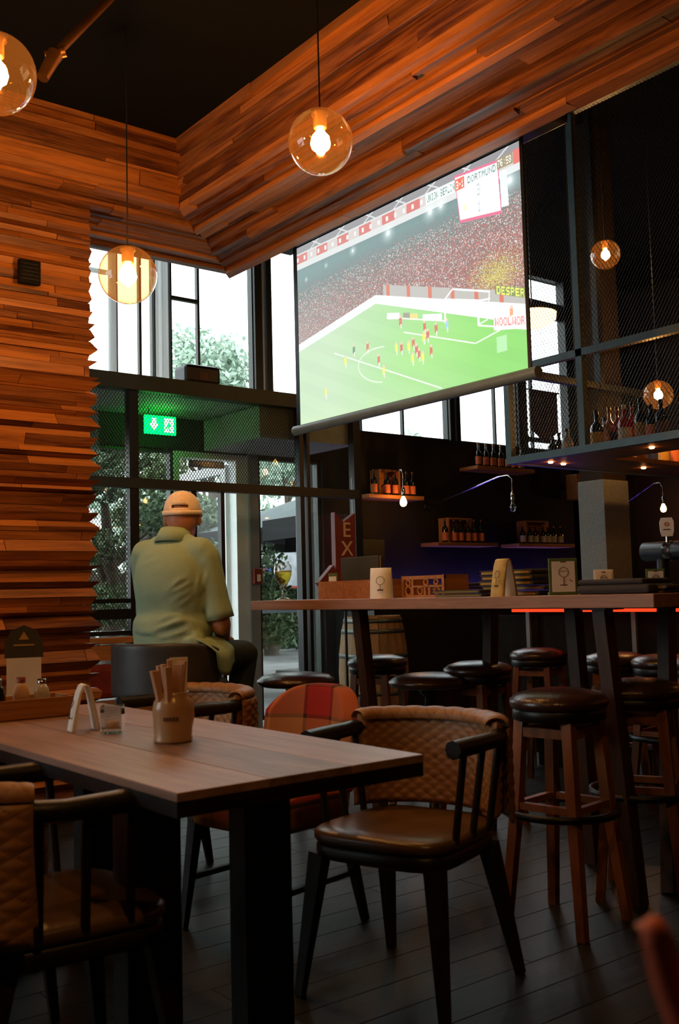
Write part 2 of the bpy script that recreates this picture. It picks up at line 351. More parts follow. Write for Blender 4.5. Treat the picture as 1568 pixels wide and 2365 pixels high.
cl = MB(); cl.b2((-3, -3, 3.65), (XI, YI, 3.75)); struct(cl.build('ceiling', 'ceil'))
struct(MB().b2((-3.1, -3.1, 4.7), (10.4, YB+.2, 4.8)).build('ceiling_1', 'ceil'))
# --- bulkhead with wooden strips
def hexa(mb, P): mb.add(P, [(0, 1, 2, 3), (4, 7, 6, 5), (0, 4, 5, 1), (1, 5, 6, 2), (2, 6, 7, 3), (3, 7, 4, 0)])
def strips(t0, t1, a, b):
    t = t0
    while t < t1-.01:
        wd = random.choice((.03, .04, .05, .06, .08)); wd = min(wd, t1-t) if t1-t-wd > .02 else t1-t
        yield t, wd; t += wd
bl = MB(); bl.b2((-3, YI+.02, ZU+.03), (XO-.02, YO-.02, 4.7)); t1 = struct(bl.build('trim_1', 'darkw'))
br = MB(); br.b2((XI+.02, -3, ZU+.03), (XO-.02, YI+.02, 4.7)); t2 = struct(br.build('trim_2', 'darkw'))
def piece(parent, verts):
    # local origin at the centroid, grain along local X
    c = sum((Vector(v) for v in verts), Vector())/8; mb = MB(); hexa(mb, [Vector(v)-c for v in verts]); return mb, c
def cuts(a, b, lo=.7, hi=2.2):
    xs = [a]
    while xs[-1] < b-lo*1.3: xs.append(min(xs[-1]+random.uniform(lo, hi), b))
    if b-xs[-1] > .02: xs.append(b)
    xs[-1] = b
    return xs
g = .0015
# left wing: underside (runs along X), mitred at the corner
for t, wd in strips(0, YO-YI, 0, 0):
    base = random.choice((0, .01, .022, .04))
    xs = cuts(.7, XI+t+wd/2)
    for i in range(len(xs)-1):
        dz = base+random.uniform(0, .010); dz2 = dz+random.uniform(-.010, .010)
        x0, x1 = xs[i]+g, xs[i+1]-g; m0 = m1 = 0
        if i == len(xs)-2: m0, m1 = -wd/2, wd/2
        y0, y1 = YI+t+g, YI+t+wd-g; zt = ZU+.03
        mb, c = piece(None, [(x0, y0, ZU-dz), (x1+m0, y0, ZU-dz), (x1+m1, y1, ZU-dz2), (x0, y1, ZU-dz2), (x0, y0, zt), (x1+m0, y0, zt), (x1+m1, y1, zt), (x0, y1, zt)])
        mb.build('plank', 'clad', t1, loc=c)
# left wing vertical face
for t, wd in strips(0, .35, 0, 0):
    base = random.uniform(0, .03)
    xs = cuts(.7, XI)
    for i in range(len(xs)-1):
        d = base+random.uniform(0, .012); d2 = d+random.uniform(-.012, .012); x0, x1 = xs[i]+g, xs[i+1]-g; z0, z1 = ZU+t+g, ZU+t+wd-g; yb = YI+.02
        mb, c = piece(None, [(x0, YI-d2, z0), (x1, YI-d2, z0), (x1, yb, z0), (x0, yb, z0), (x0, YI-d, z1), (x1, YI-d, z1), (x1, yb, z1), (x0, yb, z1)])
        mb.build('plank', 'clad', t1, loc=c)
# right wing: built along X locally then turned so the grain follows the board
def turned(parent, verts):
    c = sum((Vector(v) for v in verts), Vector())/8
    Ri = Matrix.Rotation(-PI/2, 3, 'Z'); mb = MB(); hexa(mb, [Ri @ (Vector(v)-c) for v in verts])
    o = mb.build('plank', 'clad', parent, loc=c); o.rotation_euler = (0, 0, PI/2); return o
for t, wd in strips(0, XO-XI, 0, 0):
    base = random.choice((0, .008, .02, .035, .05))
    ys = cuts(.2, YI+t+wd/2, .9, 2.8)
    for i in range(len(ys)-1):
        dz = base+random.uniform(0, .012); dz2 = dz+random.uniform(-.012, .012); y0, y1 = ys[i]+g, ys[i+1]-g; m0 = m1 = 0
        if i == len(ys)-2: m0, m1 = -wd/2, wd/2
        x0, x1 = XI+t+g, XI+t+wd-g; zt = ZU+.03
        turned(t2, [(x0, y0, ZU-dz), (x1, y0, ZU-dz2), (x1, y1+m1, ZU-dz2), (x0, y1+m0, ZU-dz), (x0, y0, zt), (x1, y0, zt), (x1, y1+m1, zt), (x0, y1+m0, zt)])
for t, wd in strips(0, .35, 0, 0):
    base = random.uniform(0, .035)
    ys = cuts(.2, YI, .9, 2.8)
    for i in range(len(ys)-1):
        d = base+random.uniform(0, .014); d2 = d+random.uniform(-.014, .014); y0, y1 = ys[i]+g, ys[i+1]-g; z0, z1 = ZU+t+g, ZU+t+wd-g; xb = XI+.02
        turned(t2, [(XI-d2, y0, z0), (xb, y0, z0), (xb, y1, z0), (XI-d2, y1, z0), (XI-d, y0, z1), (xb, y0, z1), (xb, y1, z1), (XI-d, y1, z1)])
# --- clad pillar with saw-tooth edge
PX0, PX1, PY = 1.25, 2.29, 5.10
pil = MB().b2((PX0, PY+.03, 0), (PX1-.03, PY+.5, ZU)).build('trim_3', 'darkw'); struct(pil)
z = 0.0; xe = PX1; de = .02; tooth = 1
while z < ZU-.005:
    wd = random.choice((.022, .03, .035, .045, .06)); wd = min(wd, ZU-z)
    zone = min(1, max(0, (2.9-z)/.5))*1.0
    xn = PX1 + (random.uniform(.018, .050) if tooth > 0 else random.uniform(-.012, .006))*max(.2, zone)
    dn = random.uniform(.022, .060) if tooth > 0 else random.uniform(0, .014)
    if z > 2.3: dn *= .4
    tooth = -tooth if random.random() < .85 else tooth
    xs = cuts(PX0, PX1, .45, 1.1)
    for i in range(len(xs)-1):
        last = i == len(xs)-2; e0 = xe if last else xs[i+1]-g; e1 = xn if last else xs[i+1]-g
        j = random.uniform(0, .006); a = PY-de-j; b = PY-dn-j; yb = PY+.03; x0 = xs[i]+g; z0, z1 = z+.001, z+wd-.001
        mb, c = piece(None, [(x0, a, z0), (e0, a, z0), (e0, yb, z0), (x0, yb, z0), (x0, b, z1), (e1, b, z1), (e1, yb, z1), (x0, yb, z1)])
        mb.build('plank', 'clad', pil, loc=c)
    if random.random() < .45: de = random.uniform(0, .012); xe = PX1+random.uniform(-.015, .01)*max(.2, zone)
    else: de, xe = dn, xn
    z += wd

# --- far windows: one structure object per bay
def win(name, x0, x1, z0, z1, fr='frame', y=YB+.07, bars=(), tbars=(), fw=.05, gl=True, thin=.022):
    mb = MB(); fd = .07
    mb.b2((x0, y-fd/2, z0), (x0+fw, y+fd/2, z1)); mb.b2((x1-fw, y-fd/2, z0), (x1, y+fd/2, z1))
    mb.b2((x0+fw, y-fd/2, z0), (x1-fw, y+fd/2, z0+fw)); mb.b2((x0+fw, y-fd/2, z1-fw), (x1-fw, y+fd/2, z1))
    o = mb.build(name, fr); struct(o)
    for bx in bars: MB().b2((bx-thin/2, y-.02, z0+fw), (bx+thin/2, y+.02, z1-fw)).build('glazing_bar', fr, o)
    for (xa, xb, zz, th) in tbars: MB().b2((xa, y-.021, zz-th/2), (xb, y+.021, zz+th/2)).build('glazing_bar', fr, o)
    if gl: MB().b2((x0+fw, y-.003, z0+fw), (x1-fw, y+.003, z1-fw)).build('pane', 'glass', o)
    return o
ZT = 4.66
win('window_1', 2.2, 3.58, 2.66, ZT, 'blind', bars=(2.9,), tbars=((2.25, 3.53, 3.77, .03),), fw=.04)
win('window_2', 3.58, 3.93, 2.66, ZT, 'frame', bars=(3.80,), fw=.012)
win('window_3', 4.07, 4.90, 2.66, ZT, 'frame', bars=(4.35,), tbars=((4.08, 4.35, 3.66, .028),), fw=.015)
win('window_4', 5.07, 7.27, 2.66, ZT, 'frame', bars=(5.62, 6.12, 6.66), fw=.02)
win('window_5', 7.40, 8.31, 2.66, ZT, 'frame', bars=(7.98,), fw=.02)
win('window_6', 8.43, 9.20, 2.66, ZT, 'frame', bars=(8.58,), tbars=((8.45, 9.18, 4.285, .19), (8.45, 9.18, 3.51, .10), (8.45, 9.18, 2.78, .05)), fw=.02)
def post(name, x0, x1, z0, z1, m, y0=YB, y1=YB+.12): return struct(MB().b2((x0, y0, z0), (x1, y1, z1), bev=.006).build(name, m))
wp = MB()
wp.b2((3.93, YB-.03, 2.60), (4.06, YB+.12, 2.66)); tb_ = struct(wp.build('trim_4', 'white'))
for xx, ww in ((3.915, .034), (3.953, .030), (3.988, .030), (4.022, .030), (4.054, .030)): MB().b2((xx-ww/2, YB+.05+random.uniform(-.03, .03), 2.66), (xx+ww/2, YB+.052+.03, ZT)).build('blind_slat', 'blind', tb_)
post('trim_5', 4.895, 4.975, 2.66, ZT, 'frame'); post('trim_6', 5.02, 5.08, 2.66, ZT, 'frame'); post('trim_7', 4.985, 5.012, 2.66, ZT, 'white', YB+.03, YB+.08)
post('trim_8', 7.26, 7.33, 2.66, ZT, 'frame'); post('trim_9', 7.35, 7.41, 2.66, ZT, 'frame')
post('trim_10', 8.30, 8.44, 2.60, ZT, 'black'); post('trim_11', 9.14, 9.55, 0, ZT, 'black')
# lower facade: glazing with door in plane B
win('window_7', 2.2, 3.20, 0.95, 2.36, 'frame', fw=.04)
win('window_8', 3.20, 4.08, 0.06, 2.36, 'frame', fw=.03)
win('window_9', 4.90, 5.60, 0.06, 2.36, 'frame', fw=.035, bars=())
post('trim_12', 4.80, 4.90, 0, 2.36, 'greypost')
sill = MB().b2((2.2, YB-.02, 0), (3.2, YB+.12, .95)).build('trim_13', 'wallb'); struct(sill)
dr = MB(); dr.b2((4.08, YB+.02, 0), (4.13, YB+.12, 2.35)); dr.b2((4.68, YB+.02, 0), (4.80, YB+.12, 2.35)); dr.b2((4.13, YB+.02, 2.30), (4.68, YB+.12, 2.35))
d1 = struct(dr.build('door_1', 'white'))
# open leaf, hinged at the right-hand jamb and swung out
lf = MB(); xL = 4.67; ya, yb_ = YB+.14, YB+.98
lf.b2((xL-.025, ya, .02), (xL+.025, ya+.07, 2.28)); lf.b2((xL-.025, yb_-.07, .02), (xL+.025, yb_, 2.28)); lf.b2((xL-.025, ya+.07, 2.20), (xL+.025, yb_-.07, 2.28)); lf.b2((xL-.025, ya+.07, .02), (xL+.025, yb_-.07, .16)); lf.b2((xL-.02, ya+.07, 1.0), (xL+.02, yb_-.07, 1.04))
lo = lf.build('door_leaf', 'white', d1); MB().b2((xL-.003, ya+.07, .16), (xL+.003, yb_-.07, 2.2)).build('pane', 'doorglass', lo)
hb = MB(); hb.tube([(xL-.06, ya+.03, 1.02), (xL-.06, yb_-.1, 1.02)], .012, n=8); hb.build('push_bar', 'chrome', lo)
cb = MB(); cb.b2((4.20, YB-.01, 2.22), (4.55, YB+.03, 2.28), bev=.005); cb.build('door_closer', 'chrome', d1)

# --- vestibule frame A: beam, posts, rail, mesh
bA = MB(); bA.b2((2.0, YA-.06, 2.60), (5.30, YA+.04, 2.71)); struct(bA.build('trim_14', 'beam'))
struct(MB().b2((2.0, YA+.04, 2.62), (5.30, YB, 2.69)).build('ceiling_2', 'soffit'))
struct(MB().b2((4.35, YA+.05, 2.36), (5.29, YB-.01, 2.61)).build('trim_15', 'soffit'))
for i, (x0, x1, zt) in enumerate(((3.20, 3.27, 2.6), (4.665, 4.705, 2.6), (4.735, 4.765, 2.6), (5.215, 5.29, 2.6))):
    struct(MB().b2((x0, YA-.035, 0), (x1, YA+.035, zt)).build('trim_%d' % (16+i), 'black'))
struct(MB().b2((2.0, YA-.05, 1.905), (5.25, YA+.02, 1.975)).build('trim_20', 'frame'))
struct(MB().b2((3.69, YA-.03, 0), (3.735, YA+.02, 1.905)).build('trim_21', 'black')); struct(MB().b2((3.94, YA-.03, 0), (3.972, YA+.02, 1.905)).build('trim_22', 'black'))
for zz, th in ((1.12, .03), (1.03, .07), (.90, .03)): struct(MB().b2((2.0, YA-.02, zz-th/2), (3.2, YA+.02, zz+th/2)).build('trim_%d' % (23+int(zz*10) % 5), 'black'))
def lattice(name, o, u, v, W_, H_, cw, ch, r, m, parent=None, **k):
    o = Vector(o); u = Vector(u); v = Vector(v); mb = MB(); n = u.cross(v).normalized()
    sl = ch/cw
    for sgn in (1, -1):
        c0 = -H_/ch if sgn > 0 else 0
        nmax = int(W_/cw + H_/ch)+1
        for i in range(nmax+1):
            s0 = (i*cw - (H_/sl if sgn > 0 else 0))
            # line: x = s0 + sgn*y/sl , y in 0..H
            ylo, yhi = 0.0, H_
            def clip(ylo, yhi):
                if sgn > 0: return max(ylo, (0-s0)*sl), min(yhi, (W_-s0)*sl)
                return max(ylo, (s0-W_)*sl), min(yhi, s0*sl)
            a, b = clip(ylo, yhi)
            if b-a < 1e-3: continue
            p = o+u*(s0+sgn*a/sl)+v*a; q = o+u*(s0+sgn*b/sl)+v*b
            mb.tube([p, q], r, n=3, cap=False, smooth=False)
    ob = mb.build(name, m, parent, **k); return ob
mh = thing('mesh_partition', 'dark expanded metal mesh filling the bays of the entrance frame', 'mesh screen', (2.0, YA, 0))
for (x0, x1, z0, z1) in ((2.0, 3.2, .92, 1.9), (2.0, 3.2, 1.98, 2.6), (3.27, 4.66, 1.98, 2.6)):
    lattice('mesh_panel', (x0-2.0, 0, z0), (1, 0, 0), (0, 0, 1), x1-x0, z1-z0, .024, .034, .0026, 'frame', mh)
struct(MB().b2((4.77, YA-.004, .08), (5.21, YA+.004, 1.90)).build('window_10', 'glass')); struct(MB().b2((4.77, YA-.004, 1.98), (5.21, YA+.004, 2.58)).build('window_11', 'glass'))
struct(MB().b2((3.98, YA+.024, .08), (4.66, YA+.030, 1.90)).build('window_12', 'glass'))
struct(MB().b2((2.0, YA+.014, .92), (3.2, YA+.018, 2.6)).build('window_13', 'glass')); struct(MB().b2((3.27, YA+.014, 1.98), (4.66, YA+.018, 2.6)).build('window_14', 'glass')); struct(MB().b2((3.27, YA+.014, .08), (3.69, YA+.018, 1.90)).build('window_15', 'glass'))
# exit sign
es = thing('exit_sign', 'lit green emergency exit sign with white arrow and running figure', 'exit sign', (3.785, 7.1, 2.49))
MB().box((0, .012, 0), (.27, .03, .145), bev=.004).build('sign_housing', 'exitgreen', es)
ar = MB(); ar.prism([(-.018, .05), (.018, .05), (.018, .005), (.045, .005), (0, -.045), (-.045, .005), (-.018, .005)], (-.06, -.005, 0), (1, 0, 0), (0, 0, 1), (0, .003, 0)); ar.build('arrow', 'exitwhite', es)
dp = MB(); dp.b2((.03, -.005, -.055), (.11, -.002, .055)); dp.build('door_pictogram', 'exitwhite', es)
fg = MB(); fg.lathe([(0, -.001), (.009, -.001), (.009, .001)], (.075, -.006, .035), n=10, axis='Y'); fg.prism([(-.01, .02), (.012, .018), (.02, -.005), (.005, -.02), (.015, -.045), (.003, -.048), (-.008, -.015), (-.03, -.035), (-.036, -.026), (-.012, .0)], (.068, -.006, 0), (1, 0, 0), (0, 0, 1), (0, -.001, 0)); fg.build('figure', 'exitgreen', es)
MB().tube([(-.1, .012, .07), (-.1, .012, .13)], .004, n=6).tube([(.1, .012, .07), (.1, .012, .13)], .004, n=6).build('hanger', 'black', es)
# black box on the vestibule roof
x = thing('speaker_box', 'black rounded speaker lying on the roof of the entrance porch', 'speaker', (3.83, 6.60, 2.71))
MB().box((0, 0, .075), (.30, .20, .15), bev=.03).build('cabinet', 'black', x); MB().box((0, -.102, .06), (.07, .004, .06)).build('badge', 'ink', x)

# ================================================================== SCREEN
SX, SY0, SY1, SZ0, SZ1 = 3.665, 3.20, 5.06, 2.18, 3.30
def screen_pixels(W_, H_):
    U, V = np.meshgrid((np.arange(W_)+.5)/W_, (np.arange(H_)+.5)/H_)
    I = np.zeros((H_, W_, 3))
    def lerp(a, b, t): return np.array(a)[None, None]*(1-t[..., None])+np.array(b)[None, None]*t[..., None]
    r1 = rng.random((H_, W_))
    def blur(a, n=1):
        for _ in range(n): a = (a+np.roll(a, 1, 0)+np.roll(a, -1, 0)+np.roll(a, 1, 1)+np.roll(a, -1, 1))/5
        return a
    # pitch
    g = lerp((.50, .66, .42), (.22, .60, .10), np.clip(U*1.5-.25, 0, 1))
    st = .04*np.sign(np.sin((U*0.9+V*1.3)*38)); g *= (1+st*.5)[..., None]
    glare = np.exp(-(((U-.62)/.22)**2+((V-.2)/.16)**2)); g = g*(1-.5*glare[..., None])+np.array((.34, .72, .14))*.5*glare[..., None]
    I[:] = g
    hz = np.clip(1-V/.10, 0, 1)*.35*(1-U); I = I*(1-hz[..., None])+np.array((.62, .78, .42))*hz[..., None]
    # crowd region above the advertising line
    top = np.where(U < .403, .451+(.521+.045-.451)*U/.403, .566+(.258+.02-.566)*(U-.403)/.597)
    bot = np.where(U < .403, .409+(.521-.409)*U/.403, .521+(.190-.521)*(U-.403)/.597)
    roof = .873
    cr = (V > top)
    base = lerp((.10, .17, .17), (.23, .10, .09), np.clip((.80-V)/.32+.25*U, 0, 1))
    sp = rng.random((H_//2, W_//2)).repeat(2, 0).repeat(2, 1); sp = np.pad(sp, ((0, H_-sp.shape[0]), (0, W_-sp.shape[1])), mode='edge')
    sp2 = rng.random((H_, W_))
    dens = np.clip((.82-V)/.18, 0, 1)*(.45+.55*np.clip(U*1.4, 0, 1))
    c = base.copy()
    c[(sp < .30*dens)] = (.50, .09, .07); c[(sp > .93-.05*dens) & (dens > .2)] = (.72, .70, .66); c[(sp2 > .90)] *= .45; c[(sp2 < .07) & (dens > .3)] = (.42, .36, .33)
    ye = np.exp(-(((U-.90)/.07)**2+((V-.45)/.07)**2)); c[(sp2 < .55*ye)] = (.66, .60, .07)
    lf_ = np.clip(1-U/.45, 0, 1)*np.clip((.70-V)/.3, 0, 1); c = c*(1-.35*lf_[..., None])+np.array((.50, .42, .40))*.35*lf_[..., None]
    haze = np.clip(1-abs(V-.84)/.12, 0, 1)*.35; c = c*(1-haze[..., None])+np.array((.22, .34, .34))*haze[..., None]
    I[cr] = c[cr]
    # fence panels above adverts on the right
    fp = (U > .44) & (V > top) & (V < top+.055); I[fp] = (.46, .42, .39)
    st2 = fp & ((U*11) % 1 < .16); I[st2] = (.62, .13, .06)
    # adverts
    ad = (V <= top) & (V >= bot); I[ad] = (.82, .84, .84)
    ad2 = ad & (rng.random((H_, W_)) < .18) & (abs(V-(top+bot)/2) < .012); I[ad2] = (.60, .62, .64)
    def quad(P, col):
        m = np.ones((H_, W_), bool)
        for i in range(4):
            (x0, y0), (x1, y1) = P[i], P[(i+1) % 4]; m &= ((x1-x0)*(V-y0)-(y1-y0)*(U-x0)) >= 0
        I[m] = col
    def rect(x0, y0, x1, y1, col): I[(U >= x0) & (U <= x1) & (V >= y0) & (V <= y1)] = col
    for (a, b, yt, col) in ((.454, .51, .452, (.85, .85, .85)), (.526, .556, .425, (.30, .28, .20)), (.556, .59, .410, (.75, .62, .18)), (.61, .69, .385, (.80, .84, .90))):
        s = (.258-.456)/.547*.95; quad([(a, yt-.032), (b, yt-.032+s*(b-a)), (b, yt+s*(b-a)), (a, yt)], col)
    quad([(.885, .205), (.999, .172), (.999, .245), (.885, .268)], (.86, .78, .76))
    # roof band
    I[V > .873] = (.66, .66, .65)
    bnd = (V > .905) & (V < .955); I[bnd] = (.60, .52, .50); rb = bnd & (((U*9) % 1) < .52) & (U < .64); I[rb] = (.60, .11, .09)
    I[bnd & (((U*26) % 1) < .28) & (V > .918) & (V < .942)] = (.78, .72, .70)
    I[V > .962] = (.24, .21, .23)
    for k in range(14): ln = abs((V-.955)-(U-.07*k)*.9*(1 if k % 2 else -1)) < .004; I[ln & (V > .958)] = (.62, .62, .63)
    # floodlights
    for (u, v, s) in ((.30, .845, .8), (.47, .855, 1.3), (.655, .865, 1.3), (.70, .87, 1.1), (.96, .845, 1.5), (.16, .83, .5), (.05, .80, .5)):
        d = np.sqrt(((U-u)*1.65)**2+(V-v)**2); gl = np.clip(s*.012/(d+.006)-.22, 0, 1); cr_ = np.clip(s*.010/(abs(U-u)*1.65*9+abs(V-v)*1.2+.008)-.3, 0, 1); gl = np.maximum(gl, cr_)[..., None]
        I[:] = I*(1-gl)+np.array((.88, 1, 1))*gl
    # pitch lines
    def line(x0, y0, x1, y1, wd=.0032, col=(.80, .90, .74)):
        dx, dy = (x1-x0)*1.65, y1-y0; L = math.hypot(dx, dy); px, py = (U-x0)*1.65, V-y0
        t = np.clip((px*dx+py*dy)/L**2, 0, 1); d = np.hypot(px-t*dx, py-t*dy); I[d < wd] = col
    line(.528, .328, .816, .171); line(.816, .171, .924, .204); line(.192, .338, .678, .007); line(.453, .431, .70, .318); line(.83, .248, .999, .170, .004)
    for i in range(24):
        t0, t1_ = PI*.48+i*PI*1.0/24, PI*.48+(i+1)*PI*1.0/24
        f = lambda t: (.43+.118*math.cos(t)*1.0, .20+.090*math.sin(t)-.22*(.118*math.cos(t)))
        line(*f(t0), *f(t1_), .0025)
    # goal
    line(.702, .313, .702, .418, .006, (.95, .97, .97)); line(.830, .252, .830, .361, .006, (.95, .97, .97)); line(.702, .418, .830, .361, .006, (.95, .97, .97))
    line(.702, .418, .735, .455, .004, (.9, .92, .92)); line(.830, .361, .874, .352, .004, (.9, .92, .92)); line(.735, .455, .874, .385, .004, (.9, .92, .92)); line(.874, .385, .862, .262, .003, (.9, .92, .9)); line(.830, .252, .862, .262, .003, (.9, .92, .9))
    # players
    for (u, v, cc) in ((.514, .388, 'r'), (.617, .324, 'r'), (.664, .297, 'r'), (.708, .298, 'b'), (.629, .279, 'r'), (.612, .274, 'y'), (.359, .315, 'r'), (.41, .231, 'r'), (.248, .277, 'y'), (.492, .263, 'y'), (.515, .255, 'r'), (.547, .251, 'y'), (.567, .262, 'r'), (.562, .188, 'y'), (.59, .198, 'r'), (.605, .18, 'y'), (.641, .198, 'r'), (.432, .168, 'y'), (.292, .323, 'k'), (.143, .142, 'y'), (.949, .263, 'o'), (.58, .225, 'r')):
        col = {'r': (.62, .10, .06), 'y': (.80, .76, .08), 'b': (.35, .55, .78), 'k': (.10, .20, .10), 'o': (.80, .30, .10)}[cc]
        h_ = .034; I[(abs(U-u) < .006) & (abs(V-v) < h_*.55) & (rng.random((H_, W_)) < .95)] = col
        I[(abs(U-u) < .004) & (abs(V-(v+h_*.65)) < .007)] = (.75, .55, .42); I[(abs(U-u-.002) < .0025) & (abs(V-(v-h_*.75)) < .012)] = (.78, .74, .62)
    # score board box
    quad([(.773, .748), (.929, .713), (.922, .962), (.757, .982)], (.70, .10, .22)); quad([(.775, .762), (.926, .728), (.919, .950), (.760, .970)], (.93, .96, .95))
    quad([(.929, .74), (.955, .735), (.952, .90), (.926, .905)], (.74, .80, .82))
    rect(.639, .905, .757, .958, (.90, .93, .90)); quad([(.760, .905), (.795, .905), (.795, .960), (.760, .960)], (.75, .10, .03)); rect(.918, .915, .975, .965, (.30, .22, .10)); rect(.976, .905, 1, .97, (.70, .12, .10))
    rect(.893, .10, .93, .17, (.42, .74, .36))
    # lettering
    F5 = {'A': '0111010001111111000110001', 'B': '1111010001111101000111110', 'D': '1111010001100011000111110', 'E': '1111110000111101000011111', 'I': '0111000100001000010001110', 'L': '1000010000100001000011111', 'M': '1000111011101011000110001', 'N': '1000111001101011001110001', 'O': '0111010001100011000101110', 'P': '1111010001111101000010000', 'R': '1111010001111101001010001', 'S': '0111110000011100000111110', 'T': '1111100100001000010000100', 'U': '1000110001100011000101110', 'W': '1000110001101011101110001', '1': '0010001100001000010001110', '3': '1111000001011100000111110', '5': '1111110000111100000111110', '6': '0111010000111101000101110', '7': '1111100010001000100001000', '8': '0111010001011101000101110', ':': '0000000100000000010000000', '-': '0000000000011100000000000'}
    def text(s, x, y, cw, ch, col, slope=0.0):
        for i, ch_ in enumerate(s):
            b = F5.get(ch_, '0'*25)
            for r in range(5):
                for q in range(5):
                    if b[r*5+q] == '1':
                        xa = x+i*cw+q*cw/6.2; ya = y-(r+1)*ch/5+slope*(xa-x); rect(xa, ya, xa+cw/5.8, ya+ch/4.8, col)
    text('UNION BERLIN', .644, .950, .0095, .036, (.12, .25, .22)); text('DORTMUND', .808, .948, .0135, .032, (.14, .26, .24), -.02); text('3-1', .764, .950, .0100, .036, (.98, .95, .9))
    text('76:58', .921, .957, .0100, .034, (.96, .96, .88)); text('3', .842, .895, .016, .055, (.50, .56, .60)); text('1', .842, .818, .016, .055, (.50, .56, .60))
    rect(.79, .80, .80, .825, (.80, .84, .45)); rect(.885, .79, .905, .805, (.80, .85, .84))
    quad([(.894, .365), (.999, .305), (.999, .350), (.894, .405)], (.20, .24, .05)); text('DESPER', .900, .398, .0165, .036, (.88, .84, .12), -.55); text('WOOLWOR', .890, .258, .0152, .036, (.76, .25, .24), -.30)
    I2 = I*.86+blur(I, 2)*.14
    wash = .13+.12*(1-U); return I2*(1-wash[..., None])+wash[..., None]*np.array((.55, .66, .64))
sw, sh = 880, 510
px = np.clip(screen_pixels(sw, sh), 0, 1)
yy = np.linspace(SY1, SY0, sw+1); zz = np.linspace(SZ0, SZ1, sh+1)
Yg, Zg = np.meshgrid(yy, zz); V = np.stack([np.full(Yg.size, SX), Yg.ravel(), Zg.ravel()], 1)
idx = np.arange((sw+1)*(sh+1)).reshape(sh+1, sw+1); Fq = np.stack([idx[:-1, :-1], idx[1:, :-1], idx[1:, 1:], idx[:-1, 1:]], -1).reshape(-1, 4)
me = bpy.data.meshes.new('picture'); me.vertices.add(len(V)); me.vertices.foreach_set('co', V.astype(np.float32).ravel()); me.loops.add(Fq.size); me.loops.foreach_set('vertex_index', Fq.astype(np.int32).ravel())
me.polygons.add(len(Fq)); me.polygons.foreach_set('loop_start', np.arange(0, Fq.size, 4, dtype=np.int32)); me.update(calc_edges=True)
ca = me.color_attributes.new('picture', 'FLOAT_COLOR', 'CORNER')
cc = np.repeat(px.reshape(-1, 3), 4, 0); ca.data.foreach_set('color', np.concatenate([cc, np.ones((len(cc), 1))], 1).astype(np.float32).ravel())
m, nt, b = nm('projected_picture'); nt.nodes.remove(b); a_ = nt.nodes.new('ShaderNodeVertexColor'); a_.layer_name = 'picture'; e_ = nt.nodes.new('ShaderNodeEmission'); e_.inputs[1].default_value = 1.35
nt.links.new(a_.outputs[0], e_.inputs[0]); nt.links.new(e_.outputs[0], nt.nodes['Material Output'].inputs[0]); me.materials.append(m)
scr = thing('projection_screen', 'large projection screen showing a football match, hung under the wooden bulkhead', 'screen', (SX, (SY0+SY1)/2, SZ0))
def rel(o, parent): o.parent = parent; o.location = Vector(o.location)-Vector(parent.location); return o
rel(link('picture', me), scr)
fb = MB(); fb.b2((SX+.002, SY0, SZ0), (SX+.006, SY1, SZ1+.02)); rel(fb.build('screen_cloth', 'black'), scr)
fb = MB(); fb.b2((SX-.004, SY1, SZ0-.01), (SX+.004, SY1+.035, SZ1+.03)); rel(fb.build('side_border', 'black'), scr); fb = MB(); fb.b2((SX-.004, SY0-.02, SZ0-.01), (SX+.004, SY0, SZ1+.03)); rel(fb.build('side_border', 'black'), scr)
fb = MB(); fb.tube([(SX, SY0-.06, SZ0-.03), (SX, SY1+.06, SZ0-.03)], .030, n=12); rel(fb.build('bottom_bar', 'steel'), scr)
fb = MB(); fb.b2((SX-.05, SY0-.25, SZ1+.005), (SX+.07, SY1+.16, SZ1+.13), bev=.02); rel(fb.build('roller_case', 'black'), scr)

# ================================================================== LAMPS
def globe_lamp(pos, r, ztop, label, group='glass globe pendants', power=None):
    t = thing('globe_pendant', label, 'pendant lamp', pos, 0, group)
    mb = MB(); prof = [(r*math.sin(a), r*math.cos(a)) for a in [math.radians(x) for x in list(range(12, 181, 7))+[180]]]; mb.lathe(prof, n=40); mb.build('glass_globe', 'globe', t)
    mb = MB().tube([(0, 0, r*.9), (0, 0, ztop-pos[2])], .0035, n=6); mb.build('cord', 'black', t)
    s = r/.125*1.3
    mb = MB().lathe([(0, r*1.0), (.024*s, r*1.0), (.026*s, r*.86), (.020*s, r*.80), (.020*s, r*.45), (.017*s, r*.42), (0, r*.42)], n=16); mb.build('socket', 'brass', t)
    mb = MB().lathe([(.010*s, r*.40), (.014*s, r*.30), (.026*s, r*.10), (.030*s, -r*.06), (.026*s, -r*.20), (.012*s, -r*.31), (0.0005, -r*.33)], n=14); mb.build('bulb', power or 'bulb', t)
    return t
globe_lamp((2.306, 3.012, 2.867), .125, 3.65, 'clear amber glass globe pendant hanging in front of the right wooden bulkhead beside the screen')
globe_lamp((1.948, 3.937, 2.527), .125, 3.65, 'clear glass globe pendant hanging in front of the bright window beside the wooden pillar')
globe_lamp((1.070, 3.069, 2.788), .125, 3.65, 'amber glass globe pendant cut by the left picture edge')
globe_lamp((5.687, 4.236, 3.41), .100, 4.70, 'small amber globe pendant high behind the metal mesh right of the screen')
globe_lamp((6.002, 4.089, 2.439), .100, 4.70, 'amber globe pendant glowing behind the bottles on the hanging bar shelf')
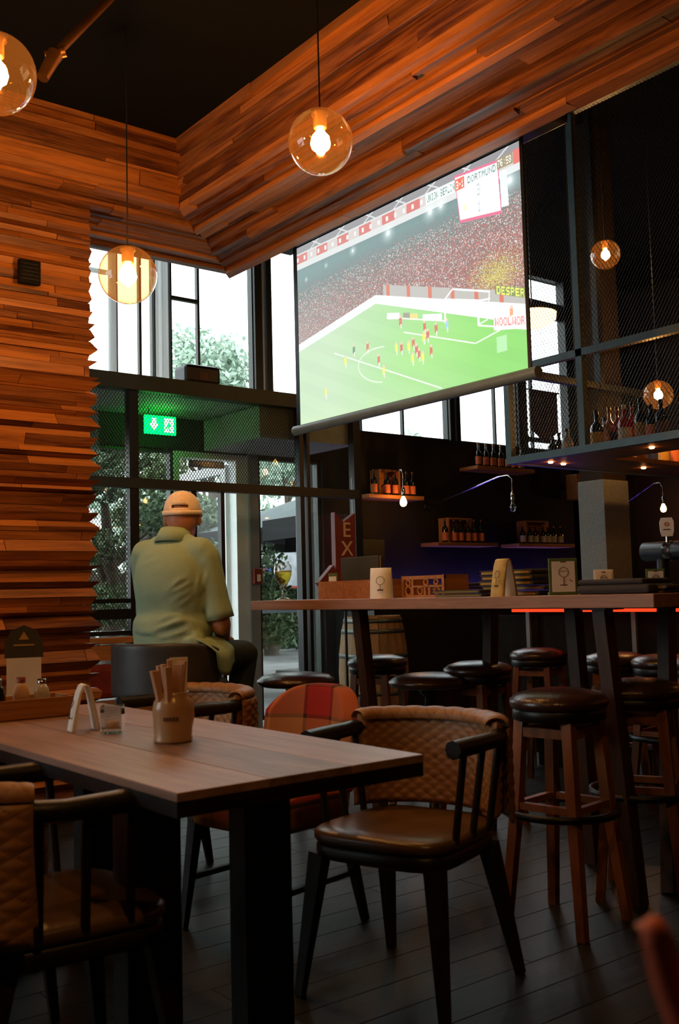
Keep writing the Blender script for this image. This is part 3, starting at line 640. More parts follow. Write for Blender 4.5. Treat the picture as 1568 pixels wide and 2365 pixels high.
# flat shaded lamp behind the mesh
t = thing('dome_pendant', 'wide lit pendant shade with a dark dome behind the mesh at the screen edge', 'pendant lamp', (6.02, 5.20, 3.25)); t.scale = (1.3, 1.3, 1.0)
MB().lathe([(0, .10), (.05, .095), (.11, .07), (.15, .03), (.155, .02), (.145, .02)], n=28).build('dome', 'darkw', t); MB().lathe([(.145, .02), (.14, -.03), (.10, -.07), (.05, -.09), (.0005, -.095)], n=28).build('opal_shade', 'opal', t); MB().tube([(0, 0, .1), (0, 0, 1.43)], .004, n=6).build('cord', 'black', t)
# ceiling pipe / spotlight arm, upper left
t = thing('ceiling_pipe_arm', 'brass coloured pipe arm with fittings under the black ceiling, upper left', 'ceiling fitting', (1.36, 3.06, 3.02))
def atp(px, py, d): return Vector((0, 0, 1.13)) + (fwd + r2*((px-784)/2350.0) - u2*((py-1182.5)/2350.0))*d
A = atp(128, 125, 3.75); B = atp(98, 180, 3.7); C_ = atp(262, -12, 4.0); T0 = Vector(t.location)
MB().tube([A-T0, C_-T0], .017, n=10).build('pipe', 'brass', t); MB().tube([A-T0, A-T0+(B-A)*.3, B-T0], [.030, .026, .022], n=12).build('lamp_head', 'brass', t)
MB().tube([A-T0+Vector((.03, -.02, .01)), A-T0+Vector((-.03, .02, -.01))], .02, n=10).build('joint', 'brass', t)
t.location = T0
# added lamps of the same kind, out of view, to light the near tables
for i, (p, l) in enumerate((((.6, .6, 2.75), 'added globe pendant, unseen behind the camera'), ((-1.2, 1.9, 2.8), 'added globe pendant at the far left, outside the view'))):
    globe_lamp(p, .125, 3.65, l)

M['bulb_dim'] = emis('glowing_bar_bulb', (1.0, 0.50, 0.18), 110)
for p, l in (((5.18, 2.71, 2.79), 'globe pendant over the bar edge, mirrored left of the exit sign'), ((7.184, 2.56, 2.79), 'globe pendant over the bar, mirrored in the porch glass'), ((8.71, .755, 2.79), 'globe pendant far behind the bar, mirrored under the porch rail'), ((8.10, 2.74, 2.79), 'globe pendant behind the bar, mirrored right of the porch post'), ((6.585, -1.06, 2.79), 'globe pendant near the far bar end, mirrored beside the pillar'), ((8.02, -2.6, 2.79), 'globe pendant in the far corner, mirrored beside the man')):
    globe_lamp(p, .10, 4.70, l, power='bulb_dim')

# ================================================================== HANGING BAR CAGE
CX_ = 4.90; CY1 = 4.50; ZC0, ZC1 = 1.94, 2.53
cg = thing('hanging_bar_cage', 'blue-grey steel frame with mesh hanging over the bar and carrying a bottle shelf', 'bar shelf', (CX_, CY1, ZC0))
def cgp(mb, name, m, **k): return rel(mb.build(name, m, **k), cg)
fw = .045
for (y0, y1, z0, z1, nme) in ((0.5, CY1, ZC0, ZC0+fw, 'bottom_rail'), (0.5, CY1, ZC1, ZC1+fw, 'middle_rail'), (0.5, 3.95, 4.05, 4.09, 'top_rail')):
    cgp(MB().b2((CX_, y0, z0), (CX_+fw, y1, z1)), nme, 'steel')
for (yy_, z0, z1) in ((CY1-fw, ZC0+fw, ZC1), (3.86, ZC0+fw, 4.68), (3.03, ZC0+fw, ZC1), (2.2, ZC0+fw, 4.68), (1.4, ZC0+fw, ZC1)):
    cgp(MB().b2((CX_, yy_, z0), (CX_+fw, yy_+fw, z1)), 'upright', 'steel')
for z0, m_ in ((ZC0, 'steel'), (ZC1, 'black')): cgp(MB().b2((CX_+fw, CY1-fw, z0), (8.4, CY1, z0+fw)), 'end_rail', m_)
cgp(MB().b2((CX_+.95, 4.45, ZC1), (CX_+1.0, 4.5, 4.68)), 'upright', 'black')
cgp(MB().b2((CX_+fw, .5, ZC0+.006), (CX_+.48, CY1-fw, ZC0+.034)), 'shelf_board', 'shelfw')
cgp(MB().b2((CX_+.48, 4.02, ZC0+.006), (8.4, CY1-fw, ZC0+.034)), 'shelf_board', 'shelfw')
L1 = lattice('mesh_panel', (CX_+.02, 3.05, ZC0+fw), (0, 1, 0), (0, 0, 1), CY1-3.05-fw, ZC1-ZC0-fw, .025, .038, .0014, 'frame'); rel(L1, cg)
L1 = lattice('mesh_panel', (CX_+.02, 1.4, ZC0+fw), (0, 1, 0), (0, 0, 1), 3.03-1.4, ZC1-ZC0-fw, .025, .038, .0014, 'frame'); rel(L1, cg)
L1 = lattice('mesh_panel', (CX_+.02, 2.2, ZC1+fw), (0, 1, 0), (0, 0, 1), 5.1-2.2, 4.05-ZC1-fw, .025, .038, .0014, 'frame'); rel(L1, cg)
L1 = lattice('mesh_panel', (CX_+.06, CY1-.02, ZC0+fw), (1, 0, 0), (0, 0, 1), 2.6, ZC1-ZC0-fw, .025, .038, .0014, 'frame'); rel(L1, cg)
for (x_, y_) in ((5.25, 4.32), (5.10, 4.30), (5.12, 3.55), (5.95, 4.2), (6.6, 4.2), (5.12, 2.9)):
    cgp(MB().lathe([(0.0005, .002), (.011, .002), (.016, .006), (.016, .012)], (x_, y_, ZC0-.006), n=14), 'downlight', 'spot')
# bottles
def bottle(name, pos, h, r, mat_, label_m, lab, group, capm='black', neck=.30, cat='bottle', lz=(.12, .45)):
    t = thing(name, lab, cat, pos, random.random()*6, group)
    MB().lathe([(0, .002), (r*.95, .002), (r, .01), (r, h*.56), (r*.75, h*.64), (r*(neck+.02), h*.72), (r*neck, h*.94), (0, h*.94)], n=14).build('bottle_body', mat_, t)
    MB().lathe([(r*1.02, h*lz[0]), (r*1.02, h*lz[1])], n=14).build('label', label_m, t)
    MB().lathe([(r*(neck+.06), h*.90), (r*(neck+.06), h*1.0), (0, h*1.0)], n=10).build('bottle_cap', capm, t); return t
def onX(px, X): d = fwd + r2*((px-784)/2350.0); t_ = X/d.x; return t_*d.y
ZS = ZC0+.034
i = 0
for (px_, X, h, r, m_, lm, lab) in ((1283, 5.20, .15, .035, 'greybottle', 'black', 'short black bottle at the left end of the hanging bar shelf'), (1298, 5.25, .18, .032, 'greybottle', 'black', 'slim dark bottle second from the left on the hanging shelf'), (1317, 5.12, .17, .036, 'clearbottle', 'whitelabel', 'clear bottle with pale label beside the shelf upright'),
        (1387, 5.12, .25, .040, 'greybottle', 'yellowlabel', 'dark bottle with yellow label right of the shelf upright'), (1405, 5.26, .23, .030, 'clearbottle', 'whitelabel', 'pale bottle with white label behind the yellow-labelled one'), (1417, 5.30, .30, .034, 'amberbottle', 'ink', 'tall amber bottle with gold top in the shelf middle'),
        (1435, 5.31, .29, .032, 'redbottle', 'ink', 'tall dark red bottle with gold top in the shelf middle'), (1452, 5.15, .26, .040, 'redbottle', 'whitelabel', 'red bottle with white cap and pale label'), (1470, 5.25, .29, .030, 'redbottle', 'redink', 'tall slender bright red bottle'), (1490, 5.10, .27, .036, 'greybottle', 'yellowlabel', 'black bottle with ochre label under the glowing globe'),
        (1514, 5.10, .22, .036, 'greybottle', 'orangelabel', 'black bottle with pinkish label under the glowing globe'), (1538, 5.10, .24, .038, 'greybottle', 'ink', 'dark bottle with brown label beside the right upright')):
    bottle('bottle', (X, onX(px_, X), ZS), h, r, m_, lm, lab, 'spirit bottles on the hanging shelf', 'brass' if 'gold' in lab else ('paper' if 'white cap' in lab else 'black'))
for k, (xx, h, m_, lm, lab) in enumerate(((5.62, .20, 'clearbottle', 'whitelabel', 'clear squat bottle at the left of the rear hanging shelf'), (5.80, .24, 'amberbottle', 'yellowlabel', 'amber bottle with yellow label on the rear hanging shelf'), (5.93, .24, 'greybottle', 'ink', 'black bottle on the rear hanging shelf'), (6.05, .25, 'greybottle', 'blue', 'bottle with blue label on the rear hanging shelf'),
        (6.2, .26, 'amberbottle', 'yellowlabel', 'first of the golden bottles on the rear hanging shelf'), (6.33, .26, 'amberbottle', 'orangelabel', 'golden bottle with orange label on the rear hanging shelf'), (6.5, .27, 'clearbottle', 'paper', 'large white bottle on the rear hanging shelf'), (6.7, .25, 'clearbottle', 'whitelabel', 'clear bottle with cream label at the right of the rear shelf'), (6.88, .25, 'amberbottle', 'redink', 'amber bottle with red label at the right picture edge'))):
    bottle('bottle', (xx, 4.2, ZS), h, .042, m_, lm, lab, 'bottles on the rear hanging shelf')
# felt pennant hanging in the window
t = thing('pennant', 'brown felt pennant with pointed end hanging before the window behind the mesh', 'pennant', (8.41, 7.15, 3.24))
MB().prism([(-.22, 0), (.22, 0), (.22, -.42), (0, -.56), (-.22, -.42)], (0, 0, 0), (1, 0, 0), (0, 0, 1), (0, .006, 0)).build('cloth', 'pennant', t)
MB().tube([(-.26, .003, .006), (.26, .003, .006)], .008, n=8).tube([(-.2, .003, 0), (0, .2, 1.42)], .002, n=4).tube([(.2, .003, 0), (0, .2, 1.42)], .002, n=4).build('hanging_rod', 'legw', t)

# ================================================================== COLUMN, BAR
struct(MB().b2((6.17, 4.71, 0), (6.47, 4.95, 1.93), bev=.004).build('trim_30', 'concl')); struct(MB().b2((6.18, 4.72, 1.93), (6.46, 4.94, 4.69), bev=.004).build('trim_31', 'wallbrown'))
bar = thing('bar_counter', 'dark panelled bar counter with a red light strip under its top', 'bar counter', (5.0, 4.56, 0))
rel(MB().b2((5.10, .4, 0), (5.6, 4.50, 1.03)).build('body', 'barfront'), bar); rel(MB().b2((4.90, .3, 1.03), (5.75, 4.56, 1.075), bev=.006).build('worktop', 'darkw'), bar)
rel(MB().b2((4.94, .4, .985), (4.965, 4.54, 1.003)).build('light_strip', 'redled'), bar)
for yy_ in np.arange(.6, 4.5, .55): rel(MB().b2((5.085, yy_, .08), (5.10, yy_+.50, .96), bev=.004).build('panel', 'barfront'), bar)
for yy_ in (4.50, 3.68, 2.9): rel(MB().b2((5.06, yy_, .0), (5.08, yy_+.03, 1.0)).build('metal_strip', 'steel'), bar)
rel(MB().tube([(4.98, .5, .22), (4.98, 4.4, .22)], .018, n=10).build('foot_rail', 'chrome'), bar)
# beer font with badge
bf = thing('beer_font', 'black horizontal beer font with a white tap badge on the bar', 'beer tap', (5.25, 3.885, 1.075))
MB().lathe([(0, -.02), (.052, -.02), (.058, 0), (.058, .46), (0, .46)], (0, -.62, .26), n=20, axis='Y').build('font_tube', 'black', bf)
MB().tube([(0, -.28, 0), (0, -.28, .24)], .035, n=14).build('font_column', 'black', bf); MB().lathe([(.060, -.025), (.062, .0), (.060, .025)], (0, -.34, .26), n=20, axis='Y').build('chrome_ring', 'chrome', bf)
tp = MB().prism([(-.030, 0), (.030, 0), (.038, .03), (.040, .085), (.030, .11), (-.030, .11), (-.040, .085), (-.038, .03)], (-.03, -.34, .345), (.56, -.83, 0), (0, 0, 1), (-.012, -.010, 0)).build('tap_badge', 'paper', bf)
MB().tube([(-.03, -.34, .31), (-.03, -.34, .35)], .010, n=8).build('tap_handle', 'chrome', bf)
txt('badge_emblem', 'o', .05, 'redink', tp, (-.047, -.351, .42), (PI/2, 0, -.977)); MB().box((-.047, -.351, .385), (.040, .002, .006), rz=-.977).build('badge_band', 'ink', tp)
bb = thing('back_counter', 'dark back counter with violet light along the far wall', 'counter', (6.3, 7.1, 0))
rel(MB().b2((5.75, 6.90, 0), (9.1, 7.40, 1.04)).build('body', 'darkw'), bb); rel(MB().b2((5.7, 6.85, 1.04), (9.1, 7.40, 1.075)).build('worktop', 'darkw'), bb)
rel(MB().b2((5.95, 7.33, 1.080), (9.1, 7.36, 1.095)).build('light_strip', 'purple'), bb)
# shelves on the far wall with crates and beer bottles
def crate(px0, w_, d_, h_, z0, lab, tilt=0, y=7.28):
    t = thing('wooden_crate', lab, 'crate', (px0, y, z0), tilt, 'small wooden crates on the wall shelves')
    for sx in (-1, 1): MB().box((sx*(w_/2-.008), 0, h_/2), (.016, d_, h_)).build('side_panel', 'shelfw', t)
    MB().box((0, 0, .008), (w_-.032, d_, .016)).build('bottom_panel', 'shelfw', t); MB().box((0, 0, h_-.008), (w_-.032, d_, .016)).build('top_panel', 'shelfw', t)
    MB().box((0, d_/2-.006, h_/2), (w_-.032, .008, h_-.032)).build('back_panel', 'shelfw', t); return t
SH = [(5.93, 6.62, 2.04, 'upper left wall shelf'), (7.36, 8.22, 2.385, 'high wall shelf by the window end'), (6.79, 7.62, 1.605, 'lower middle wall shelf'), (7.93, 8.82, 1.605, 'lower right wall shelf')]
for (x0, x1, zt, nme) in SH: tag(MB().b2((x0, 7.15, zt-.035), (x1, 7.405, zt), bev=.003).build('wall_shelf', 'shelfw'), 'narrow wooden board, the '+nme, 'shelf', 'wooden wall shelves')
crate(6.28, .26, .14, .25, 2.04, 'open wooden crate on the upper left wall shelf', y=7.32); crate(7.19, .34, .14, .25, 1.605, 'open wooden crate on the lower middle wall shelf', .03, y=7.32); crate(8.34, .34, .14, .25, 1.605, 'open wooden crate on the lower right wall shelf', -.04, y=7.32)
for xs_, zz_, lm, lab in (((6.04, 6.20, 6.30, 6.44, 6.52), 2.04, 'orangelabel', 'dark beer bottle with orange label on the upper left wall shelf'), ((7.43, 7.54, 7.65, 7.76, 7.87, 7.97, 8.07), 2.385, 'orangelabel', 'dark beer bottle with orange label on the high wall shelf'),
        ((6.93, 7.05, 7.14, 7.24, 7.33, 7.43), 1.605, 'orangelabel', 'dark beer bottle with orange label on the lower middle wall shelf'), ((8.05, 8.16, 8.25, 8.37, 8.45, 8.54, 8.65), 1.605, 'whitelabel', 'dark beer bottle with cream label on the lower right wall shelf')):
    p0 = None
    for q, xx in enumerate(xs_):
        lq = lab.replace('dark beer bottle', 'beer bottle')+', '+('leftmost' if q == 0 else 'rightmost' if q == len(xs_)-1 else ('', 'second', 'third', 'fourth', 'fifth', 'sixth')[q]+' from left')
        if p0 is None: p0 = bottle('beer_bottle', (xx, 7.20, zz_), .235 if lm == 'orangelabel' else .20, .030, 'greybottle', lm, lq, lab.replace('dark beer bottle', 'beer bottles'), 'brass', lz=(.08, .42)); p0.rotation_euler = (0, 0, 0)
        else: dup(p0, (xx, 7.20, zz_), 0, lq)
# small boards on wall
t = tag(MB().b2((5.98, 7.33, 1.45), (6.26, 7.405, 1.63), bev=.004).build('wall_sign', 'menu'), 'small dark framed board on the charcoal wall under the upper left shelf', 'sign')
t = thing('wall_speaker', 'brown box speaker on a bracket high on the wall beside the grey column', 'speaker', (8.98, 7.22, 2.30)); MB().box((0, 0, -.06), (.17, .16, .28), bev=.01).build('cabinet', 'shelfw', t); MB().box((0, .13, -.05), (.06, .10, .06)).build('bracket', 'black', t)
# goose-neck wall lamps
def goose(x, y0, z0, y1, z1, zb, lit, lab, ztop):
    t = thing('wall_lamp', lab, 'wall lamp', (x, 7.40, z0), 0, 'goose-neck wall lamps')
    P = [Vector((0, 0, 0)), Vector((0, (y1-7.4)*.5, (ztop-z0)*.55)), Vector((0, (y1-7.4)*.85, (ztop-z0)*.97)), Vector((0, (y1-7.4)*.96, (ztop-z0)*.98)), Vector((0, y1-7.4, (ztop-z0)*.80)), Vector((0, y1-7.4, zb-z0+.14))]
    MB().tube(P, .006, n=8).build('arm', 'chrome', t); MB().lathe([(0, -.012), (.04, -.012), (.045, 0), (0, .0)], (0, 0, 0), n=16, axis='Y').build('wall_plate', 'black', t)
    MB().lathe([(.008, .14), (.020, .12), (.020, .07), (.016, .055)], (0, y1-7.4, zb-z0), n=14).build('socket', 'chrome', t)
    MB().lathe([(.012, .055), (.030, .015), (.033, -.008), (.022, -.032), (.0005, -.04)], (0, y1-7.4, zb-z0), n=14).build('bulb', 'bulb_small' if lit else 'clear', t)
M['bulb_small'] = emis('glowing_wall_bulb', (1.0, 0.42, 0.12), 60)
goose(6.21, 7.4, 2.08, 6.99, 1.95, 1.955, True, 'goose-neck wall lamp with lit bulb by the upper left shelf', 2.26)
goose(6.88, 7.4, 1.97, 6.26, 1.9, 1.87, False, 'long goose-neck wall lamp with unlit bulb above the middle shelf', 2.17)
goose(9.75, 7.4, 1.97, 6.65, 1.9, 1.98, True, 'goose-neck wall lamp with lit bulb beyond the grey column', 2.28)
# exit marquee arrow sign
sg = thing('marquee_sign', 'red arrow sign with cream letters EXIT running down it', 'sign', (5.055, 6.40, 1.0), 0)
MB().prism([(-.105, .78), (-.01, .70), (.005, .72), (.105, .78), (.105, .14), (.105, .035), (-.10, .035), (-.12, .06), (-.28, .22), (-.13, .36), (-.105, .30)], (0, 0, 0), (1, 0, 0), (0, 0, 1), (0, .05, 0)).build('sign_board', 'red', sg)
for ch_, zz_ in (('E', .635), ('X', .485), ('I', .345), ('T', .20)): txt('letter', ch_, .17, 'gold', sg, (.01, -.004, zz_), (PI/2, 0, 0), .004)
MB().tube([(0, .025, .035), (0, .025, -1.0)], .012, n=8).build('stand_pole', 'black', sg)
MB().lathe([(0, 0), (.14, 0), (.14, .02), (0, .02)], (0, .025, -1.0), n=20).build('stand_foot', 'black', sg)
# fire alarm on grey post
t = thing('fire_alarm_box', 'small red fire alarm box with white label on the grey door post', 'fire alarm', (4.85, 7.40, 1.30)); MB().box((0, -.02, 0), (.085, .04, .13), bev=.005).build('housing', 'red', t); MB().box((0, -.042, -.015), (.035, .003, .06)).build('label_plate', 'paper', t)
# vent plate on the clad pillar
t = thing('vent_plate', 'square dark vent plate on the wooden pillar', 'vent', (1.93, PY-.07, 2.83)); MB().box((0, .0, 0), (.115, .03, .125), bev=.004).build('plate', 'barfront', t)
for k in range(5): MB().box((0, -.017, -.04+.02*k), (.09, .004, .006)).build('slat', 'black', t)

# window bench right of the pillar
t = thing('window_bench', 'wooden window bench with red cushions beside the wooden pillar', 'bench', (2.75, 6.2, 0))
MB().box((0, .13, .86), (1.1, .12, .04), bev=.004).build('back_ledge', 'shelfw', t); MB().box((0, .11, .78), (1.1, .04, .10)).build('back_board', 'shelfw', t)
MB().box((0, .05, .60), (1.08, .12, .22), bev=.04).build('back_cushion', 'redcloth', t); MB().box((0, -.12, .45), (1.1, .42, .05)).build('seat_board', 'shelfw', t); MB().box((0, -.1, .22), (1.06, .36, .41)).build('base', 'darkw', t)

# ================================================================== HIGH TABLE
HX0, HX1, HY0, HY1, HZ = 2.95, 3.75, 2.068, 4.56, 1.104
ht = thing('high_table', 'long high wooden table with splayed dark legs standing before the bar', 'high table', (3.35, 3.3, 0))
nb = 4
for k in range(nb):
    x0 = HX0+(HX1-HX0)*k/nb; bx = MB().b2((-(HY1-HY0)/2, -(HX1-HX0)/nb/2+.001, -.024), ((HY1-HY0)/2, (HX1-HX0)/nb/2-.001, .024), bev=.003)
    o = bx.build('board', 'barw', ht, loc=(x0+.1-3.35, (HY0+HY1)/2-3.3, HZ-.024)); o.rotation_euler = (0, 0, PI/2)
for nme, a, b in (('leg', (3.05, 3.77, 1.056), (3.12, 3.72, 0)), ('leg', (3.65, 3.49, 1.056), (3.55, 3.46, 0)), ('leg', (3.05, 2.36, 1.056), (3.10, 2.30, 0)), ('leg', (3.65, 2.50, 1.056), (3.30, 2.30, 0)), ('leg', (3.40, 2.78, 1.056), (3.44, 2.76, 0))):
    o = MB().beam(Vector(a)-Vector((3.35, 3.3, 0)), Vector(b)-Vector((3.35, 3.3, 0)), .054).build(nme, 'legw', ht)
for (ax, ay) in ((-.30, .47), (.30, .19), (-.30, -.94), (.30, -.80)): MB().b2((ax-.055, ay-.055, 1.048), (ax+.055, ay+.055, 1.056)).build('mounting_plate', 'black', ht)

def on_table(px_, X, z=HZ): return Vector((X, onX(px_, X), z))
def fpx(w_px, d): return w_px*d/2350.0
# beer goblet
t = thing('beer_goblet', 'stemmed goblet half full of pale beer at the far end of the high table', 'glass', on_table(645, 3.12), 0)
t.location.y = 4.50
MB().lathe([(0, .0), (.036, .0), (.034, .006), (.008, .016), (.006, .062), (.012, .075), (.034, .10), (.047, .135), (.048, .165), (.040, .205), (.0385, .205)], n=28).build('glass_shell', 'clear', t)
MB().lathe([(0, .080), (.020, .088), (.036, .110), (.0445, .135), (.045, .150), (0, .150)], n=28).build('beer', 'beer', t); MB().lathe([(0, .1505), (.045, .1505), (.045, .157), (0, .158)], n=28).build('foam', 'paper', t)
MB().lathe([(0, 0), (.05, 0), (.05, .003), (0, .003)], (0, 0, -.0005), n=20).build('coaster', 'paper', t); t.location.z = HZ+.0008
YR = math.radians(-33)   # things on the tables face roughly towards the room
# wooden menu tray with book and card
p = on_table(838, 3.22); t = thing('menu_tray', 'orange wooden tray holding menus on the high table', 'tray', p, 0)
L = .52
for sx in (-1, 1): MB().box((sx*.09, 0, .045), (.012, L, .09)).build('side_panel', 'shelfw', t)
for sy in (-1, 1): MB().box((0, sy*(L/2-.006), .045), (.168, .012, .09)).build('end_panel', 'shelfw', t)
MB().box((0, 0, .006), (.168, L-.024, .012)).build('bottom_panel', 'shelfw', t)
t = thing('menu_book', 'large dark menu book standing in the wooden tray', 'menu', p+Vector((.01, .02, .013)), 0); MB().box((0, 0, .10), (.012, .30, .19), bev=.002).build('back_cover', 'menu', t); MB().box((-.012, 0, .10), (.010, .285, .185)).build('pages', 'paper', t); MB().box((-.022, 0, .10), (.008, .30, .19), bev=.002).build('front_cover', 'menu', t)
t = thing('menu_card', 'small white card with green top standing in the left end of the tray', 'card', p+Vector((-.045, .20, .013)), 0); MB().box((0, 0, .06), (.004, .075, .12)).build('card', 'greencard', t); MB().box((-.003, -.0, .055), (.002, .060, .095)).build('print', 'paper', t)
# arched tent cards
def tent(pos, w_, h_, d_, rz, m_, lab, art='goblet', cat='table card'):
    t = thing('tent_card', lab, cat, pos, rz, 'arched tent cards')
    prof = [(-d_/2, 0), (-d_*.38, h_*.40), (-d_*.22, h_*.80), (-d_*.11, h_*.96), (0, h_), (d_*.11, h_*.96), (d_*.22, h_*.80), (d_*.38, h_*.40), (d_/2, 0)]
    inn = [(a*(1-.006/abs(d_)*4), b-.004 if b > 0 else 0) for a, b in prof][::-1]
    poly = prof+inn; n = len(prof); mb = MB()
    for i in range(n-1):
        a, b, c, d = poly[i], poly[i+1], poly[2*n-2-i], poly[2*n-1-i]
        mb.add([(s*w_/2, q[0], q[1]) for s in (-1, 1) for q in (a, b, c, d)], [(0, 1, 2, 3), (4, 5, 6, 7), (0, 1, 5, 4)], True); mb.cur = 1; mb.add([(s*(w_/2-.0004), q[0], q[1]) for s in (-1, 1) for q in (a, b, c, d)], [(3, 2, 6, 7)], True); mb.cur = 0
    mb.build('card', [m_, 'paper'], t)
    th = math.atan2(h_*.41, d_*.17)
    def pr(u, v): # point on front face, u across, v 0..1 height
        return Vector((u, -d_/2+(v*.9)*d_*.18-.004 if v < .5 else -d_/2+.08*d_+(v-.45)*d_*.41-.003, h_*v))
    k = MB(); rr = w_*.2
    for q in range(12):
        a, b = 2*PI*q/12, 2*PI*(q+1)/12; k.tube([pr(rr*math.cos(a), .58+rr/h_*math.sin(a)), pr(rr*math.cos(b), .58+rr/h_*math.sin(b))], .0012, n=4, cap=False)
    k.tube([pr(0, .58-rr/h_), pr(0, .30)], .0015, n=4); k.tube([pr(-rr*.7, .28), pr(rr*.7, .28)], .003, n=4); k.build('print', 'ink', t)
    return t
tent(on_table(876, 3.02), .095, .140, .10, YR-.25, 'paper', 'white arched tent card with a goblet drawing on the high table')
tent(on_table(1157, 3.02), .070, .150, .085, YR-1.05, 'yellowcard', 'yellow arched tent card seen from its side on the high table')
# cut-out wooden cutlery box
p = on_table(972, 3.10); t = thing('letter_box_holder', 'wooden holder with cut-out curls and letters on the high table', 'holder', p, 0)
for sy in (-1, 1): MB().box((.07, sy*.135, .05), (.15, .010, .10)).build('end_panel', 'shelfw', t)
MB().box((.07, 0, .005), (.15, .26, .010)).build('bottom_panel', 'shelfw', t)
mb = MB()
for (y0, y1, z0, z1) in ((-.14, .14, 0, .012), (-.14, .14, .082, .098), (-.14, -.125, .012, .082), (.125, .14, .012, .082), (-.05, -.038, .012, .05), (-.02, -.008, .012, .05), (.06, .072, .012, .082), (-.125, .06, .046, .054)): mb.b2((-.006, y0, z0), (.006, y1, z1))
for (cy, cz, r_) in ((-.09, .030, .016), (.02, .030, .016), (.098, .030, .02), (-.02, .068, .014), (.098, .066, .014), (-.085, .068, .012)):
    mb.tube([(0, cy+r_*math.cos(a), cz+r_*math.sin(a)) for a in [2*PI*q/14 for q in range(15)]], .005, n=5, cap=False)
mb.build('fretwork_front', 'shelfw', t)
# stacked menus
def menu_stack(p, n, lab, grp, L=.30, W_=.22, rz=PI/2, m_='menu', th=.014):
    z = p.z
    for k in range(n):
        t = thing('menu_folder', lab % ('lowest' if k == 0 else 'topmost' if k == n-1 else 'middle') if n <= 3 else lab % (('lowest', 'second lowest', 'middle', 'second highest', 'topmost')[k]), 'menu', (p.x+random.uniform(-.01, .01), p.y+random.uniform(-.012, .012), z+.0005), rz+random.uniform(-.12, .12), grp)
        MB().box((0, 0, th/2-.001), (L, W_, th*.5)).build('pages', 'yellowlabel', t); MB().box((0, 0, .0015), (L+.01, W_+.01, .003)).build('back_cover', m_, t); MB().box((0, 0, th-.003), (L+.01, W_+.01, .004)).build('front_cover', m_, t); MB().tube([(-L/2-.004, -W_/2-.004, th/2), (-L/2-.004, W_/2+.004, th/2)], th*.45, n=8).build('spine', m_, t)
        z += th+.002
menu_stack(on_table(1030, 3.45), 4, 'olive menu folder, %s of the left stack on the high table', 'menu folders in the left stack')
for i_ in range(1): pass
menu_stack(on_table(1205, 3.24), 5, 'olive menu folder, %s of the thick stack behind the yellow tent card', 'menu folders in the thick stack', th=.020)
menu_stack(on_table(1075, 3.06), 2, 'olive menu folder, %s of the low pair between fretwork holder and yellow card', 'menu folders in the low pair', L=.24, W_=.12)
# upright menu holder with green border
def holder(px_, X, w_, h_, rz, border, lab, ang=0):
    t = thing('menu_holder', lab, 'menu', on_table(px_, X), rz, 'upright menu cards on the high table')
    MB().box((0, 0, h_/2), (w_, .010, h_), bev=.002).build('frame', border, t); MB().box((0, -.0065, h_/2-.002), (w_*.80, .003, h_*.86)).build('card', 'paper', t)
    MB().box((0, .02, .006), (w_*.9, .06, .012)).build('base', border, t)
    k = MB(); r_ = w_*.17; cz = h_*.62
    k.tube([(r_*math.cos(a), -.0085, cz+r_*math.sin(a)) for a in [2*PI*q/16 for q in range(17)]], .0011, n=4, cap=False); k.tube([(-r_*.8, -.0085, cz+.004), (r_*.8, -.0085, cz+.004)], .001, n=4); k.tube([(0, -.0085, cz-r_), (0, -.0085, h_*.28)], .0015, n=4); k.box((0, -.0085, h_*.27), (w_*.25, .001, .004)); k.box((0, -.0085, h_*.90), (w_*.2, .001, .004)); k.tube([(w_*.2, -.0085, h_*.42), (w_*.3, -.0085, h_*.36)], .0015, n=4)
    k.build('print', 'ink', t); return t
holder(1294, 3.12, .112, .142, YR-.05, 'greencard', 'upright menu card with green border and goblet drawing on the high table')
holder(1387, 3.30, .075, .095, YR-.25, 'paper', 'small white card with red emblem right of the green bordered card')
holder(1506, 3.30, .070, .090, YR-.15, 'greencard', 'small pale card with green edge near the right end of the high table')
t = tag(MB().box((0, 0, .018), (.30, .20, .034), bev=.014).box((.01, .0, .045), (.27, .19, .020), bev=.009).build('folded_cushion', 'cushion'), 'folded charcoal seat pad lying on the near end of the high table', 'cushion'); t.location = on_table(1437, 3.12); t.rotation_euler = (0, 0, PI/2+.1); t.location.y -= .0
menu_stack(on_table(1530, 3.20)+Vector((0, .02, 0)), 2, 'olive menu folder, %s of the pair at the near right table corner', 'menu folders at the near corner', L=.16, W_=.2)

# ================================================================== STOOLS
def stool(wood_=True):
    t = thing('bar_stool', '', 'stool', (0, 0, 0))
    R_ = .158
    MB().lathe([(0, .745), (R_*.55, .742), (R_*.88, .728), (R_, .712), (R_*1.01, .698), (R_*.97, .684), (0, .684)], n=36).build('seat_cushion', 'leather', t)
    MB().lathe([(R_*.93, .684), (R_*.95, .680), (R_*.95, .650), (R_*.90, .646), (0, .646)], n=32).build('seat_ring', 'black', t)
    for k in range(4):
        a = PI/4+k*PI/2; c_, s_ = math.cos(a), math.sin(a)
        o = MB().tube([(c_*.125, s_*.125, .646), (c_*.150, s_*.150, .36), (c_*.195, s_*.195, 0)], [.024, .024, .020], n=4, sq=True).build('leg', 'stoolw', t)
        b = a+PI/2; MB().beam((c_*.125, s_*.125, .61), (math.cos(b)*.125, math.sin(b)*.125, .61), .030).build('apron_rail', 'stoolw', t)
        MB().beam((c_*.150, s_*.150, .375), (math.cos(b)*.150, math.sin(b)*.150, .375), .022).build('stretcher', 'stoolw', t)
    MB().lathe([(.168, .345), (.182, .345), (.182, .366), (.168, .366), (.168, .345)], n=36).build('foot_ring', 'black', t)
    return t
